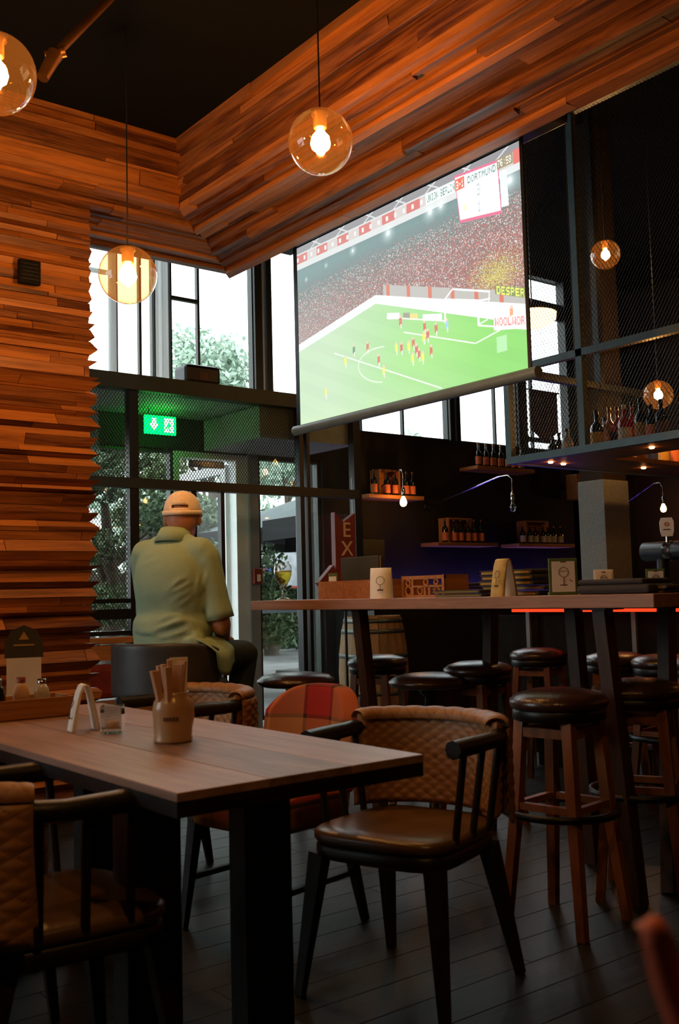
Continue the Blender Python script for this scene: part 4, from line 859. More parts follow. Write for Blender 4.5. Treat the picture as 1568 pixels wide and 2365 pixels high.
def swivel():
    t = thing('swivel_stool', '', 'stool', (0, 0, 0)); R_ = .20
    MB().lathe([(0, .738), (R_*.5, .735), (R_*.85, .722), (R_, .700), (R_, .690), (R_*.95, .675), (R_*.8, .668), (0, .668)], n=36).build('seat_cushion', 'leather', t)
    MB().lathe([(0, .668), (.06, .668), (.05, .64), (.026, .62), (.026, .03), (.05, .022), (.19, .014), (.20, 0), (0, 0)], n=24).build('pedestal', 'black', t)
    MB().lathe([(.13, .27), (.145, .27), (.145, .285), (.13, .285), (.13, .27)], n=24).tube([(-.135, 0, .278), (.135, 0, .278)], .008, n=6).build('foot_ring', 'black', t)
    return t
S0 = stool()
S0.scale = (1.06, 1.06, 1.055); S0.location = (2.775, 2.35, 0); S0.rotation_euler = (0, 0, math.radians(8)); tag(S0, 'nearest wooden bar stool with dark leather cushion, in front of the high table leg', 'stool', 'wooden bar stools')
for (px_, X, sc_, lab, rz) in ((1452, 3.24, 1, 'wooden bar stool tucked under the near right end of the high table', .5), (1230, 4.62, 1, 'distant wooden stool with red-lit cushion at the bar, leftmost of the bar row', .3), (1405, 4.50, 1, 'distant wooden stool with red-lit cushion at the bar, second of the bar row', .6), (1518, 4.48, 1, 'distant wooden stool at the bar, third of the bar row', .2), (1606, 4.48, 1, 'distant wooden stool at the bar cut by the right picture edge', .2),
        (862, 3.70, 1, 'wooden stool with glinting black cushion in front of the barrel', .4), (1090, 3.62, 1, 'wooden stool with glinting cushion behind the high table centre', .1)):
    dup(S0, (X, onX(px_, X), 0), rz, lab)
W0 = swivel(); W0.location = (3.03, onX(675, 3.03), 0); tag(W0, 'dark round swivel stool beside the seated man', 'stool', 'round swivel stools')
dup(W0, (3.40, onX(980, 3.40), 0), .5, 'dark round swivel stool in front of the barrel, right of the table leg')

# barrel
t = thing('oak_barrel', 'oak wine barrel with metal hoops by the far wall', 'barrel', tuple(atp(862, 1500, 8.5).xy)+(0,), .2)
NS = 22; prof = [(.235, 0), (.262, .12), (.283, .28), (.292, .47), (.283, .66), (.262, .82), (.235, .94)]
for k in range(NS):
    a0, a1 = 2*PI*k/NS+.006, 2*PI*(k+1)/NS-.006; vs = []; fs = []
    for r_, z_ in prof:
        vs += [(r_*math.cos(a0), r_*math.sin(a0), z_), (r_*math.cos(a1), r_*math.sin(a1), z_), ((r_-.02)*math.cos(a1), (r_-.02)*math.sin(a1), z_), ((r_-.02)*math.cos(a0), (r_-.02)*math.sin(a0), z_)]
    for i in range(len(prof)-1):
        for q in range(4): fs.append((i*4+q, i*4+(q+1) % 4, (i+1)*4+(q+1) % 4, (i+1)*4+q))
    fs += [(3, 2, 1, 0), tuple(4*(len(prof)-1)+q for q in range(4))]
    MB().add(vs, fs).build('stave', 'barrel', t)
for z0 in (.02, .10, .30, .60, .80, .885):
    def rr(z):
        for i in range(len(prof)-1):
            if prof[i][1] <= z <= prof[i+1][1]: q = (z-prof[i][1])/(prof[i+1][1]-prof[i][1]); return prof[i][0]*(1-q)+prof[i+1][0]*q
    MB().lathe([(rr(z0)+.001, z0), (rr(z0)+.004, z0), (rr(z0+.035)+.004, z0+.035), (rr(z0+.035)+.001, z0+.035)], n=36).build('hoop', 'hoop', t)
MB().lathe([(0, .925), (.225, .925)], n=22).build('barrel_head', 'barrel', t)

# ================================================================== DINING TABLE
DX0, DX1, DY0, DY1 = .985, 1.640, 1.80, 3.56
dt = thing('dining_table', 'brown plank dining table with thick dark edge in the foreground', 'table', (1.31, 2.66, 0))
ws = (.220, .22, .215); x = DX0
for wd in ws:
    o = MB().box((0, 0, -.0095), (DY1-DY0, wd-.002, .019), bev=.002).build('board', 'tablew', dt, loc=(x+wd/2-1.31, .02, .75)); o.rotation_euler = (0, 0, PI/2); x += wd
MB().b2((DX0-1.31+.002, DY0-2.66+.002, .700), (DX1-1.31-.002, DY1-2.66-.002, .731)).build('edge_frame', 'darkw', dt)
for sy in (-.42, .55):
    for sx in (-.165, .155): MB().box((sx, sy, .35), (.14, .075, .70)).build('leg', 'darkw', dt)
    MB().box((-.005, sy, .672), (.50, .08, .056)).build('cross_rail', 'darkw', dt); MB().box((-.005, sy, .02), (.50, .09, .04)).build('foot_rail', 'darkw', dt)

# things on the dining table
t = thing('cutlery_jar', 'cream ceramic jar with rolled napkins and cutlery on the dining table', 'jar', (1.330, 2.445, .7502), .3)
MB().lathe([(0, 0), (.048, 0), (.052, .004), (.052, .008), (.050, .014), (.052, .06), (.054, .085), (.051, .104), (.044, .116), (.041, .122), (.043, .132), (.038, .132), (.036, .10), (0, .012)], n=32).build('jar_body', 'ceramic', t)
MB().tube([(.052, 0, .10), (.070, 0, .095), (.073, 0, .06), (.066, 0, .035), (.050, 0, .030)], .007, n=8).build('handle', 'ceramic', t)
for k, (dx, dy, ln) in enumerate(((-.030, -.020, .20), (-.020, .0, .205), (-.008, -.024, .205), (-.034, .006, .19), (.004, .012, .215), (.010, -.012, .21), (-.006, .022, .20))):
    t2_ = Vector((dx*1.7, dy*1.5, ln)); b_ = Vector((dx*.5, dy*.5, .03)); d_ = (t2_-b_)
    o = MB().prism([(-.012, -.006), (.012, -.006), (.012, .006), (-.012, .006)], b_, (math.cos(k), math.sin(k), 0), (-math.sin(k), math.cos(k), 0), d_).build('rolled_napkin', 'napkin', t)
MB().prism([(-.022, 0), (.026, 0), (.026, .004), (-.022, .004)], (.012, 0, .06), (.79, -.61, 0), (.6, .8, 0), (.010, .0, .16)).build('folded_napkin', 'paper', t)
MB().tube([(.02, .01, .04), (.036, .012, .17), (.038, .012, .175)], [.003, .003, .012], n=8).build('spoon', 'chrome', t)
ell_ = MB(); ell(ell_, (.040, .012, .188), (.013, .006, .020)); ell_.build('spoon_bowl', 'chrome', t)
mb = MB()
for q in range(5): a = math.radians(200+q*9); mb.box((.0535*math.cos(a), .0535*math.sin(a), .064), (.002, .006, .010), rz=a)
mb.build('print', 'ink', t)
t = thing('tealight_glass', 'clear square tealight glass on the dining table', 'candle holder', (1.293, 2.735, .7502), .2)
MB().lathe([(0, 0), (.040, 0), (.043, .006), (.043, .078), (.039, .078), (.039, .014), (0, .014)], n=4, smooth=False).build('glass_cup', 'clear', t); MB().lathe([(0, .0145), (.019, .0145), (.019, .032), (0, .032)], n=18).build('tealight', 'napkin', t)
tent(Vector((1.262, 2.862, .7502)), .055, .135, .085, YR-1.15, 'paper', 'narrow arched tent card beside the tealight on the dining table')
# condiment caddy at the far end
cdp = Vector((1.22, 3.33, .7502)); t = thing('condiment_caddy', 'wooden condiment caddy at the far end of the dining table', 'caddy', cdp, 0)
MB().box((0, 0, .006), (.36, .16, .012)).build('bottom_panel', 'shelfw', t)
for sy in (-1, 1): MB().box((0, sy*.078, .035), (.36, .010, .06)).build('side_panel', 'shelfw', t)
for sx in (-1, 1): MB().box((sx*.178, 0, .035), (.010, .15, .06)).build('end_panel', 'shelfw', t)
for k, (dx, m_, h_, lab, cat) in enumerate(((-.12, 'orangelabel', .11, 'orange sauce bottle, leftmost in the caddy', 'bottle'), (-.05, 'greybottle', .12, 'dark pepper mill in the middle of the caddy', 'pepper mill'), (.03, 'napkin', .12, 'brown sauce bottle in the caddy', 'bottle'), (.10, 'clear', .11, 'glass salt shaker at the right end of the caddy', 'shaker'))):
    b_ = thing(('sauce_bottle', 'pepper_mill', 'sauce_bottle', 'salt_shaker')[k], lab, cat, cdp+Vector((dx, .0, .0125)), 0)
    MB().lathe([(0, 0), (.026, 0), (.027, h_*.5), (.022, h_*.72), (.012, h_*.85), (0, h_*.85)], n=16).build('body', m_ if m_ != 'clear' else 'clearbottle', b_); MB().lathe([(.013, h_*.84), (.015, h_), (0, h_)], n=12).build('lid', 'chrome' if k in (1, 3) else 'red', b_)
t = thing('menu_stand', 'pale menu card with dark arched header standing behind the caddy', 'menu', (1.312, 3.47, .7502), math.radians(-20)); t.scale = (.85, 1, 1.25)
MB().box((0, 0, .075), (.135, .006, .15)).build('card', 'paper', t); MB().prism([(-.075, .15), (.075, .15), (.075, .19), (.05, .225), (0, .24), (-.05, .225), (-.075, .19)], (0, -.003, 0), (1, 0, 0), (0, 0, 1), (0, .006, 0)).build('header', 'menu', t); MB().prism([(-.02, .20), (.02, .20), (0, .222)], (0, -.0045, 0), (1, 0, 0), (0, 0, 1), (0, .001, 0)).box((0, -.004, .185), (.08, .002, .004)).build('print', 'yellowlabel', t); MB().box((0, .02, .006), (.12, .06, .012)).build('base', 'shelfw', t)

# ================================================================== CHAIRS
def quilt_panel(name, parent, f, nu=72, nv=60, t=.012, cells=(9, 7), amp=.010, thick=.03):
    """f(u,v) -> point, on both sides; diamond quilted"""
    P = np.array([[f(u, v) for u in np.linspace(0, 1, nu)] for v in np.linspace(0, 1, nv)])
    du = np.gradient(P, axis=1); dv = np.gradient(P, axis=0); N = np.cross(du, dv); N /= np.linalg.norm(N, axis=2)[..., None]+1e-9
    U, V_ = np.meshgrid(np.linspace(0, 1, nu), np.linspace(0, 1, nv))
    a = U*cells[0]+V_*cells[1]; b = U*cells[0]-V_*cells[1]
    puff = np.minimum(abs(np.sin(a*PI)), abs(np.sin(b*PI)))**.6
    edge = np.minimum(np.minimum(U, 1-U)*nu/3, np.minimum(V_, 1-V_)*nv/3).clip(0, 1)**.5
    F_ = P+N*(thick/2*edge+amp*puff*edge)[..., None]; B_ = P-N*(thick/2*edge+amp*puff*edge)[..., None]
    vs = np.concatenate([F_.reshape(-1, 3), B_.reshape(-1, 3)]); n = nu*nv; fs = []
    for j in range(nv-1):
        for i in range(nu-1): q = j*nu+i; fs.append((q, q+1, q+1+nu, q+nu)); fs.append((n+q, n+q+nu, n+q+1+nu, n+q+1))
    me = bpy.data.meshes.new(name); me.from_pydata(vs.tolist(), [], fs); me.materials.append(M['quilt']); me.polygons.foreach_set('use_smooth', [True]*len(fs))
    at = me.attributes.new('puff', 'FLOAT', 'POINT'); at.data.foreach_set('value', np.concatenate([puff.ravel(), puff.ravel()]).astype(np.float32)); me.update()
    return link(name, me, parent)
def seat_mesh(w_f, w_b, d, z, th, bulge=.012):
    mb = MB(); n = 40; ring = []
    for k in range(n):
        a = 2*PI*k/n; c_, s_ = math.cos(a), math.sin(a); e = .45; x = math.copysign(abs(c_)**e, c_); y = math.copysign(abs(s_)**e, s_); hw = (w_f if y > 0 else w_b)*abs(y)+(w_f+w_b)/2*(1-abs(y)); ring.append((x*hw/2, y*d/2))
    lev = [(0, z-th), (.97, z-th), (1, z-th*.7), (1, z-th*.25), (.95, z), (.75, z+bulge*.5), (.4, z+bulge*.15), (0, z)]
    vs = [(x*s, y*s, zz_) for s, zz_ in lev for x, y in ring]; fs = []
    for i in range(len(lev)-1):
        for k in range(n): a = i*n+k; b = i*n+(k+1) % n; fs.append((a, b, b+n, a+n))
    return mb.add(vs, fs, True)
def quilt_chair():
    t = thing('dining_chair', '', 'chair')
    seat_mesh(.46, .42, .44, .462, .035).build('seat', 'tanleather', t); seat_mesh(.45, .41, .43, .428, .045, 0).build('seat_frame', 'darkw', t)
    for sx in (-1, 1):
        MB().tube([(sx*.19, .17, .39), (sx*.235, .22, 0)], [.034, .017], n=4, sq=True).build('leg', 'darkw', t); MB().tube([(sx*.18, -.16, .39), (sx*.225, -.25, 0)], [.034, .017], n=4, sq=True).build('leg', 'darkw', t)
        for yy_ in (.10, .0, -.10): MB().tube([(sx*.215, yy_, .445), (sx*(.245 if yy_ > 0 else .250), yy_*1.0-.01, .69)], .011, n=8).build('spindle', 'darkw', t)
    # bent arm rail: a horseshoe around the back
    pts = []
    for q in range(-9, 10):
        a = PI*q/18; pts.append((math.sin(a)*.258, -.06-.20*math.cos(a), .705+.012*math.cos(a)))
    pts = [(-.245, .15, .705), (-.252, .06, .705)]+pts+[(.252, .06, .705), (.245, .15, .705)]
    MB().tube(pts, [.026]*2+[.024]*19+[.026]*2, n=8).build('arm_rail', 'darkw', t)
    # quilted cover draped over the rail and hanging down inside and outside
    def f(u, v):
        a = (u-.5)*PI*.80; R_ = .246; s = v*1.0
        z_ = .475+s*.275; lean = .035*(s)
        return (math.sin(a)*(R_+lean*.3), -.055-(.165+lean)*math.cos(a), z_)
    quilt_panel('backrest', t, f, thick=.030, cells=(12, 9), amp=.007)
    def g_(u, v):
        a = (u-.5)*PI*.80; th_ = PI*v; return (math.sin(a)*(.256-.034*math.cos(th_)), -.055-(.200-.040*math.cos(th_))*math.cos(a), .735+.026*math.sin(th_))
    quilt_panel('top_roll', t, g_, nu=72, nv=12, cells=(9, 1), amp=.003, thick=.012)
    def h_(u, v):
        a = (u-.5)*PI*.80; return (math.sin(a)*.288, -.055-.243*math.cos(a), .46+v*.27)
    quilt_panel('outer_cover', t, h_, thick=.012, amp=.006)
    return t
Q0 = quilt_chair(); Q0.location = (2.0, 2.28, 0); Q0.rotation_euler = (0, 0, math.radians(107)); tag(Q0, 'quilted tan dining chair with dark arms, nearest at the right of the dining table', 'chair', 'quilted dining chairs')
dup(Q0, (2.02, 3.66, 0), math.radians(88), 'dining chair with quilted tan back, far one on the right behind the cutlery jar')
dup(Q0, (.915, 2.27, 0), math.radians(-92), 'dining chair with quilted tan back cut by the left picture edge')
def plaid_chair():
    t = thing('upholstered_chair', '', 'chair')
    seat_mesh(.46, .44, .45, .47, .11, .02).build('seat', 'plaid', t)
    # padded curved back
    nu, nv = 30, 16; mb = MB(); outer = []
    def P_(u, v, s):
        a = (u-.5)*PI*.62; top = .80-.10*abs(2*u-1)**3; z_ = .45+(top-.45)*v; R_ = .255+s*.035; return (math.sin(a)*R_, -.02-R_*.85*math.cos(a)-.05*v, z_)
    vs = [P_(i/(nu-1), j/(nv-1), s) for s in (-1, 1) for j in range(nv) for i in range(nu)]; n = nu*nv; fs = []
    for j in range(nv-1):
        for i in range(nu-1): q = j*nu+i; fs.append((q, q+1, q+1+nu, q+nu)); fs.append((n+q, n+q+nu, n+q+1+nu, n+q+1))
    for i in range(nu-1): fs.append((i, n+i, n+i+1, i+1)); q = (nv-1)*nu+i; fs.append((q, q+1, n+q+1, n+q))
    for j in range(nv-1): q = j*nu; fs.append((q, q+nu, n+q+nu, n+q)); q = j*nu+nu-1; fs.append((q, n+q, n+q+nu, q+nu))
    mb.add(vs, fs, True); o = mb.build('backrest', 'plaid', t)
    bv = o.modifiers.new('round', 'BEVEL'); bv.width = .02; bv.segments = 3; bv.limit_method = 'ANGLE'; bv.angle_limit = math.radians(50)
    for sx in (-1, 1):
        MB().tube([(sx*.19, .18, .36), (sx*.225, .21, 0)], [.028, .016], n=4, sq=True).build('leg', 'darkw', t); MB().tube([(sx*.18, -.17, .36), (sx*.21, -.24, 0)], [.028, .016], n=4, sq=True).build('leg', 'darkw', t)
        MB().beam((sx*.205, .195, .17), (sx*.198, -.205, .17), .018).build('stretcher', 'darkw', t)
    return t
P0 = plaid_chair(); P0.location = (2.01, 3.0, 0); P0.rotation_euler = (0, 0, math.radians(100)); tag(P0, 'upholstered chair in red and tan tartan at the middle right of the dining table', 'chair', 'tartan chairs')
dup(P0, (.93, 2.98, 0), math.radians(-95), 'red tartan chair on the left side of the dining table, mostly in shadow')

# bar chair under the man
MP = Vector((2.27, 4.17, 0)); MR = math.radians(-60)
bc = thing('bar_chair', 'high bar chair with curved dark grey vinyl back under the seated man', 'bar chair', MP, MR)
seat_mesh(.44, .42, .42, .755, .07, .01).build('seat', 'greyvinyl', bc)
nu, nv = 30, 10
def P_(u, v, s):
    a = (u-.5)*PI*1.02; R_ = .235+s*.020; top = .935-.03*abs(2*u-1)**4; z_ = .70+(top-.70)*v; return (math.sin(a)*R_*1.02, -.03-R_*math.cos(a), z_)
vs = [P_(i/(nu-1), j/(nv-1), s) for s in (-1, 1) for j in range(nv) for i in range(nu)]; n = nu*nv; fs = []
for j in range(nv-1):
    for i in range(nu-1): q = j*nu+i; fs.append((q, q+1, q+1+nu, q+nu)); fs.append((n+q, n+q+nu, n+q+1+nu, n+q+1))
for i in range(nu-1): fs.append((i, n+i, n+i+1, i+1)); q = (nv-1)*nu+i; fs.append((q, q+1, n+q+1, n+q))
for j in range(nv-1): q = j*nu; fs.append((q, q+nu, n+q+nu, n+q)); q = j*nu+nu-1; fs.append((q, n+q, n+q+nu, q+nu))
o = MB().add(vs, fs, True).build('backrest', 'greyvinyl', bc); bv = o.modifiers.new('round', 'BEVEL'); bv.width = .012; bv.segments = 3; bv.limit_method = 'ANGLE'; bv.angle_limit = math.radians(50)
for sx in (-1, 1):
    for sy in (-1, 1): MB().tube([(sx*.17, sy*.16, .69), (sx*.225, sy*.22, 0)], [.026, .018], n=4, sq=True).build('leg', 'darkw', bc)
for sy in (-1, 1): MB().beam((-.203, sy*.197, .28), (.203, sy*.197, .28), .022).build('foot_rail', 'darkw', bc)
for sx in (-1, 1): MB().beam((sx*.203, -.197, .30), (sx*.203, .197, .30), .022).build('foot_rail', 'darkw', bc)

# ================================================================== MAN
man = thing('person', 'man in sage green polo shirt and beige cap, seen from behind on a bar chair', 'person', MP, MR)
HC = Vector((.01, .085, 1.508)); HR = Euler((math.radians(-8), 0, math.radians(24)))
def hd(x, y, z): return HC+HR.to_matrix() @ Vector((x, y, z))
b = MB()
ell(b, (0, .02, 1.05), (.15, .11, .24)); cap(b, (-.14, .02, 1.33), (.14, .02, 1.33), .055, .055)
cap(b, (0, .025, 1.36), hd(0, -.015, -.06), .060, .056)
ell(b, hd(0, 0, .015), (.079, .098, .098), HR); ell(b, hd(0, .022, -.055), (.060, .070, .062), HR); ell(b, hd(0, -.04, -.02), (.068, .062, .075), HR)
cap(b, hd(0, .092, .01), hd(0, .108, -.022), .010, .016); ell(b, hd(0, .082, -.058), (.026, .014, .008), HR); ell(b, hd(0, .075, -.095), (.025, .020, .018), HR)
for sx in (-1, 1):
    ell(b, hd(sx*.080, -.005, -.015), (.010, .021, .034), HR); ell(b, hd(sx*.030, .083, .015), (.014, .010, .010), HR)
# arms
SHR = [(.172, .020, 1.315), (.225, .050, 1.005), (.120, .270, .935)]; SHL = [(-.170, .030, 1.315), (-.195, .130, 1.02), (-.105, .300, .935)]
for S, sx in ((SHR, 1), (SHL, -1)):
    cap(b, S[0], S[1], .055, .045); cap(b, S[1], S[2], .046, .029)
    w_ = Vector(S[2]); d = Vector((-sx*.35, .92, -.12)).normalized(); sd = Vector((-d.y, d.x, 0)).normalized()*(1)
    pc = w_+d*.055; ell(b, pc, (.036, .048, .018), Euler((0, 0, math.atan2(-d.x, d.y))))
    for k, ln in enumerate((.058, .066, .070, .060)):
        r0 = pc+d*.035+sd*((k-1.5)*.019); r1 = r0+d*ln*.55+Vector((0, 0, -.008)); r2_ = r1+d*ln*.45+Vector((0, 0, -.022)); cap(b, r0, r1, .0095, .009, 8); cap(b, r1, r2_, .009, .0075, 8)
    th0 = pc-d*.02-sd*(.03*(-sx)); th1 = th0+d*.035-sd*(.018*(-sx)); cap(b, th0, th1, .012, .011, 8); cap(b, th1, th1+d*.03, .011, .009, 8)
ell(b, (0, .03, .90), (.15, .12, .10))
remesh_obj('body', b, 'skin', man, .0075, 4)
# eyes
e = MB()
for sx in (-1, 1): ell(e, hd(sx*.030, .089, .016), (.011, .006, .006), HR, 10, 6)
e.build('eye', 'paper', man)
# polo
p_ = MB()
ell(p_, (0, .01, .915), (.196, .150, .085)); ell(p_, (-.005, .012, .99), (.200, .150, .14)); ell(p_, (0, .018, 1.12), (.188, .138, .18)); ell(p_, (0, .012, 1.26), (.192, .120, .125))
cap(p_, (-.150, .018, 1.340), (.150, .012, 1.340), .066, .066); cap(p_, (-.075, .018, 1.375), (.075, .018, 1.375), .050, .050); ell(p_, (0, -.01, 1.20), (.185, .125, .20))
for S in (SHR, SHL):
    s0, s1 = Vector(S[0]), Vector(S[1]); q = s0+(s1-s0)*.70; cap(p_, s0, q, .064, .062)
cap(p_, (.15, -.06, .93), (.225, .00, .79), .055, .030)
rs = remesh_obj('polo_shirt', p_, 'polo', man, .009, 7)
# fabric folds: diagonal creases from the right armpit towards the waist
me = rs.data; co = np.zeros(len(me.vertices)*3, np.float32); me.vertices.foreach_get('co', co); co = co.reshape(-1, 3); no = np.zeros(len(me.vertices)*3, np.float32); me.vertices.foreach_get('normal', no); no = no.reshape(-1, 3)
disp = np.zeros(len(co))
def fold(p0, p1, w_, a_):
    p0 = np.array(p0); p1 = np.array(p1); d = p1-p0; L = np.linalg.norm(d); q = co-p0; t_ = np.clip(q@d/L**2, 0, 1); dist = np.linalg.norm(q-t_[:, None]*d, axis=1)
    return -a_*np.exp(-(dist/w_)**2)*np.sin(np.clip(t_, .02, .98)*PI)**.5 + a_*.7*np.exp(-((dist-w_*1.7)/w_)**2)*np.sin(np.clip(t_, .02, .98)*PI)
for (p0, p1, w_, a_) in (((.16, -.09, 1.22), (.05, -.15, 1.15), .010, .010), ((.18, -.08, 1.16), (.02, -.15, 1.06), .012, .010), ((.18, -.09, 1.08), (.0, -.15, 1.01), .012, .010), ((.17, -.09, 1.02), (-.02, -.15, .965), .012, .009), ((.17, -.09, .97), (.03, -.16, .94), .010, .008), ((-.15, -.09, .97), (.02, -.15, .955), .010, .006), ((.0, -.13, 1.33), (-.12, -.1, 1.30), .014, .004), ((.195, -.04, 1.27), (.175, -.07, 1.08), .010, .010)):
    disp += fold(p0, p1, w_, a_)
disp += .0022*np.sin(co[:, 2]*60+co[:, 0]*25)*np.clip((1.15-co[:, 2])*5, 0, 1)
co = co+no*disp[:, None]; me.vertices.foreach_set('co', co.astype(np.float32).ravel()); me.update()
# sleeve cuffs, collar
for S in (SHR, SHL):
    s0, s1 = Vector(S[0]), Vector(S[1]); a_, b_, c_ = s0+(s1-s0)*.62, s0+(s1-s0)*.82, s0+(s1-s0)*.92; MB().tube([a_, b_, c_, c_, b_], [.060, .0655, .0675, .064, .060], n=28, cap=False).build('sleeve_cuff', 'polo', man)
mb = MB(); n = 28; vs = []; fs = []
for j, (r_, z_, o_) in enumerate(((.066, 1.385, .0), (.069, 1.412, .004), (.065, 1.444, .012), (.068, 1.446, .012), (.080, 1.418, .004), (.092, 1.382, -.002))):
    for k in range(n+1): a = PI/2+.35+k*(2*PI-.7)/n; vs.append((r_*.98*math.cos(a)+.002, .022+o_+r_*1.02*math.sin(a), z_-.012*math.sin(a)-(0 if j < 3 else 0)))
for j in range(5):
    for k in range(n): a = j*(n+1)+k; fs.append((a, a+1, a+n+2, a+n+1))
o = mb.add(vs, fs, True).build('collar', 'polo', man); so = o.modifiers.new('s', 'SOLIDIFY'); so.thickness = .004
# loose shirt tail hanging over the right end of the chair back
vs = []; fs = []
for j in range(9):
    v_ = j/8
    for k in range(9): u_ = k/8; vs.append((.186+.095*min(1, v_*2.2)**.8+.006*math.sin(u_*9+v_*3), -.13+.21*u_+.05*v_*(1-u_), .955-v_*(.10+.075*math.sin(u_*PI*.8+.4))))
for j in range(8):
    for k in range(8): q = j*9+k; fs.append((q, q+1, q+10, q+9))
o = MB().add(vs, fs, True).build('shirt_tail', 'polo', man); so = o.modifiers.new('s', 'SOLIDIFY'); so.thickness = .004
# trousers
tr = MB()
ell(tr, (0, .02, .865), (.175, .15, .085))
for sx in (-1, 1):
    cap(tr, (sx*.095, .03, .855), (sx*.135, .44, .845), .092, .072); cap(tr, (sx*.135, .44, .835), (sx*.125, .36, .44), .068, .050)
remesh_obj('trousers', tr, 'trouser', man, .010, 4)
for sx in (-1, 1):
    s_ = MB(); cap(s_, (sx*.125, .33, .365), (sx*.135, .52, .345), .042, .036); cap(s_, (sx*.125, .345, .44), (sx*.125, .345, .37), .045, .045); remesh_obj('shoe', s_, 'blackleather', man, .008, 3)
# cap with back strap and opening, hair below
cp = MB(); n = 40; m_ = 12; vs = []; fs = []
for j in range(m_+1):
    th = PI*.50*j/m_
    for k in range(n):
        a = 2*PI*k/n; rx, ry, rz_ = .088, .107, .100; low = 0
        zz_ = rz_*math.cos(th)*1.0; x_, y_ = rx*math.sin(th)**.85*math.cos(a), ry*math.sin(th)**.85*math.sin(a)
        p = hd(x_, y_-.002, zz_+.022-(.018*max(0, -math.sin(a))*(j/m_)**2)); vs.append(p)
for j in range(m_):
    for k in range(n):
        a = 2*PI*(k+.5)/n
        if j in (m_-2,) and abs(math.atan2(math.sin(a+PI/2), math.cos(a+PI/2))) < .52: continue      # opening above the strap
        q = j*n+k; r_ = j*n+(k+1) % n; fs.append((q, r_, r_+n, q+n))
o = cp.add(vs, fs, True).build('cap', 'cap', man); so = o.modifiers.new('s', 'SOLIDIFY'); so.thickness = .003
bt = MB(); ell(bt, hd(0, 0, .124), (.007, .007, .004)); bt.build('cap_button', 'cap', man)
# strap band along the cap edge (with its tab) and the brim in front
vs = []; fs = []
for j, (dz, e_) in enumerate(((.006, .001), (-.016, .002))):
    for k in range(n+1): a = 2*PI*k/n; vs.append(hd((.089+e_)*math.cos(a), (.108+e_)*math.sin(a)-.002, .022+dz-.020*max(0, -math.sin(a))))
for k in range(n): fs.append((k, k+1, k+n+2, k+n+1))
o = MB().add(vs, fs, True).build('cap_band', 'cap', man); so = o.modifiers.new('s', 'SOLIDIFY'); so.thickness = .003; so.offset = 1
vs = []; fs = []
for j in range(5):
    for k in range(13): a = math.radians(25+k*130/12); e_ = j/4; vs.append(hd((.088+.010*e_)*math.cos(a), (.106+.072*e_*math.sin(a)**1.2)*math.sin(a), .012-.018*e_-.010*math.cos(a)**2))
for j in range(4):
    for k in range(12): q = j*13+k; fs.append((q, q+1, q+14, q+13))
o = MB().add(vs, fs, True).build('cap_brim', 'cap', man); so = o.modifiers.new('s', 'SOLIDIFY'); so.thickness = .003
hr = MB(); ell(hr, hd(0, -.040, .0), (.069, .062, .045), HR); ell(hr, hd(0, -.006, .018), (.0815, .085, .03), HR); hr.build('hair', 'hair', man)

# ================================================================== NEAR HAND
hb = thing('hand', 'out of focus reddish hand with one finger raised at the lower right edge', 'hand', tuple(atp(1640, 2420, .50)))
T0 = Vector(hb.location); X_, Y_, Z_ = r2, u2, -fwd
def hl(a, b_, c): return X_*a+Y_*b_+Z_*c
h = MB()
tip = atp(1512, 2150, .50)-T0; mid = atp(1545, 2265, .505)-T0; base = atp(1600, 2400, .51)-T0
cap(h, tip, mid, .0078, .0090); cap(h, mid, base, .0092, .0105)
pc = base+hl(.030, -.045, 0); ell(h, pc, (.040, .048, .022)); cap(h, pc+hl(-.01, 0, 0), base, .016, .012)
for k, ln in enumerate((.03, .028, .024)):
    r0 = pc+hl(.0+.018*k, .038-.006*k, .0); r1 = r0+hl(.002, ln, .012); r3 = r1+hl(0, -.004, .024); r4 = r3+hl(-.002, -.026, .004); cap(h, r0, r1, .010, .009, 10); cap(h, r1, r3, .009, .0085, 10); cap(h, r3, r4, .0085, .0075, 10)
t0_ = pc+hl(-.030, -.020, .010); t1_ = t0_+hl(-.004, .026, .022); cap(h, t0_, t1_, .012, .0105, 10); cap(h, t1_, t1_+hl(.022, .012, .010), .0105, .0085, 10)
cap(h, pc+hl(.005, -.03, 0), pc+hl(.05, -.16, .02), .026, .032)
remesh_obj('hand_body', h, 'redlitskin' if 'redlitskin' in M else 'skin', hb, .0028, 3)
nl = MB(); ell(nl, tip+hl(-.001, -.001, -.0070), (.0052, .0070, .0018)); nl.build('fingernail', 'skin', hb)

# ================================================================== OUTSIDE
struct(MB().b2((-20, YB+.2, -.15), (60, 60, -.02)).build('ground', 'ground'))
def leaves(n, blobs, size, name, m_, parent, seed):
    r = np.random.default_rng(seed); wts = np.array([b[1][0]*b[1][1]*b[1][2] for b in blobs]); wts = wts/wts.sum(); k = r.choice(len(blobs), n, p=wts)
    C0 = np.array([b[0] for b in blobs])[k]; R0 = np.array([b[1] for b in blobs])[k]
    d = r.normal(size=(n, 3)); d /= np.linalg.norm(d, axis=1)[:, None]; rad = r.random(n)**.45; P = C0+d*R0*rad[:, None]
    u = r.normal(size=(n, 3)); u /= np.linalg.norm(u, axis=1)[:, None]; w_ = np.cross(u, r.normal(size=(n, 3))); w_ /= np.linalg.norm(w_, axis=1)[:, None]; s = size*(.6+.8*r.random(n))[:, None]
    V = np.stack([P-u*s, P+w_*s*.5, P+u*s, P-w_*s*.5], 1).reshape(-1, 3); F_ = np.arange(4*n).reshape(-1, 4)
    me = bpy.data.meshes.new(name); me.from_pydata(V.tolist(), [], F_.tolist()); me.materials.append(M[m_]); o = link(name, me, parent); o['kind'] = 'stuff'; return o
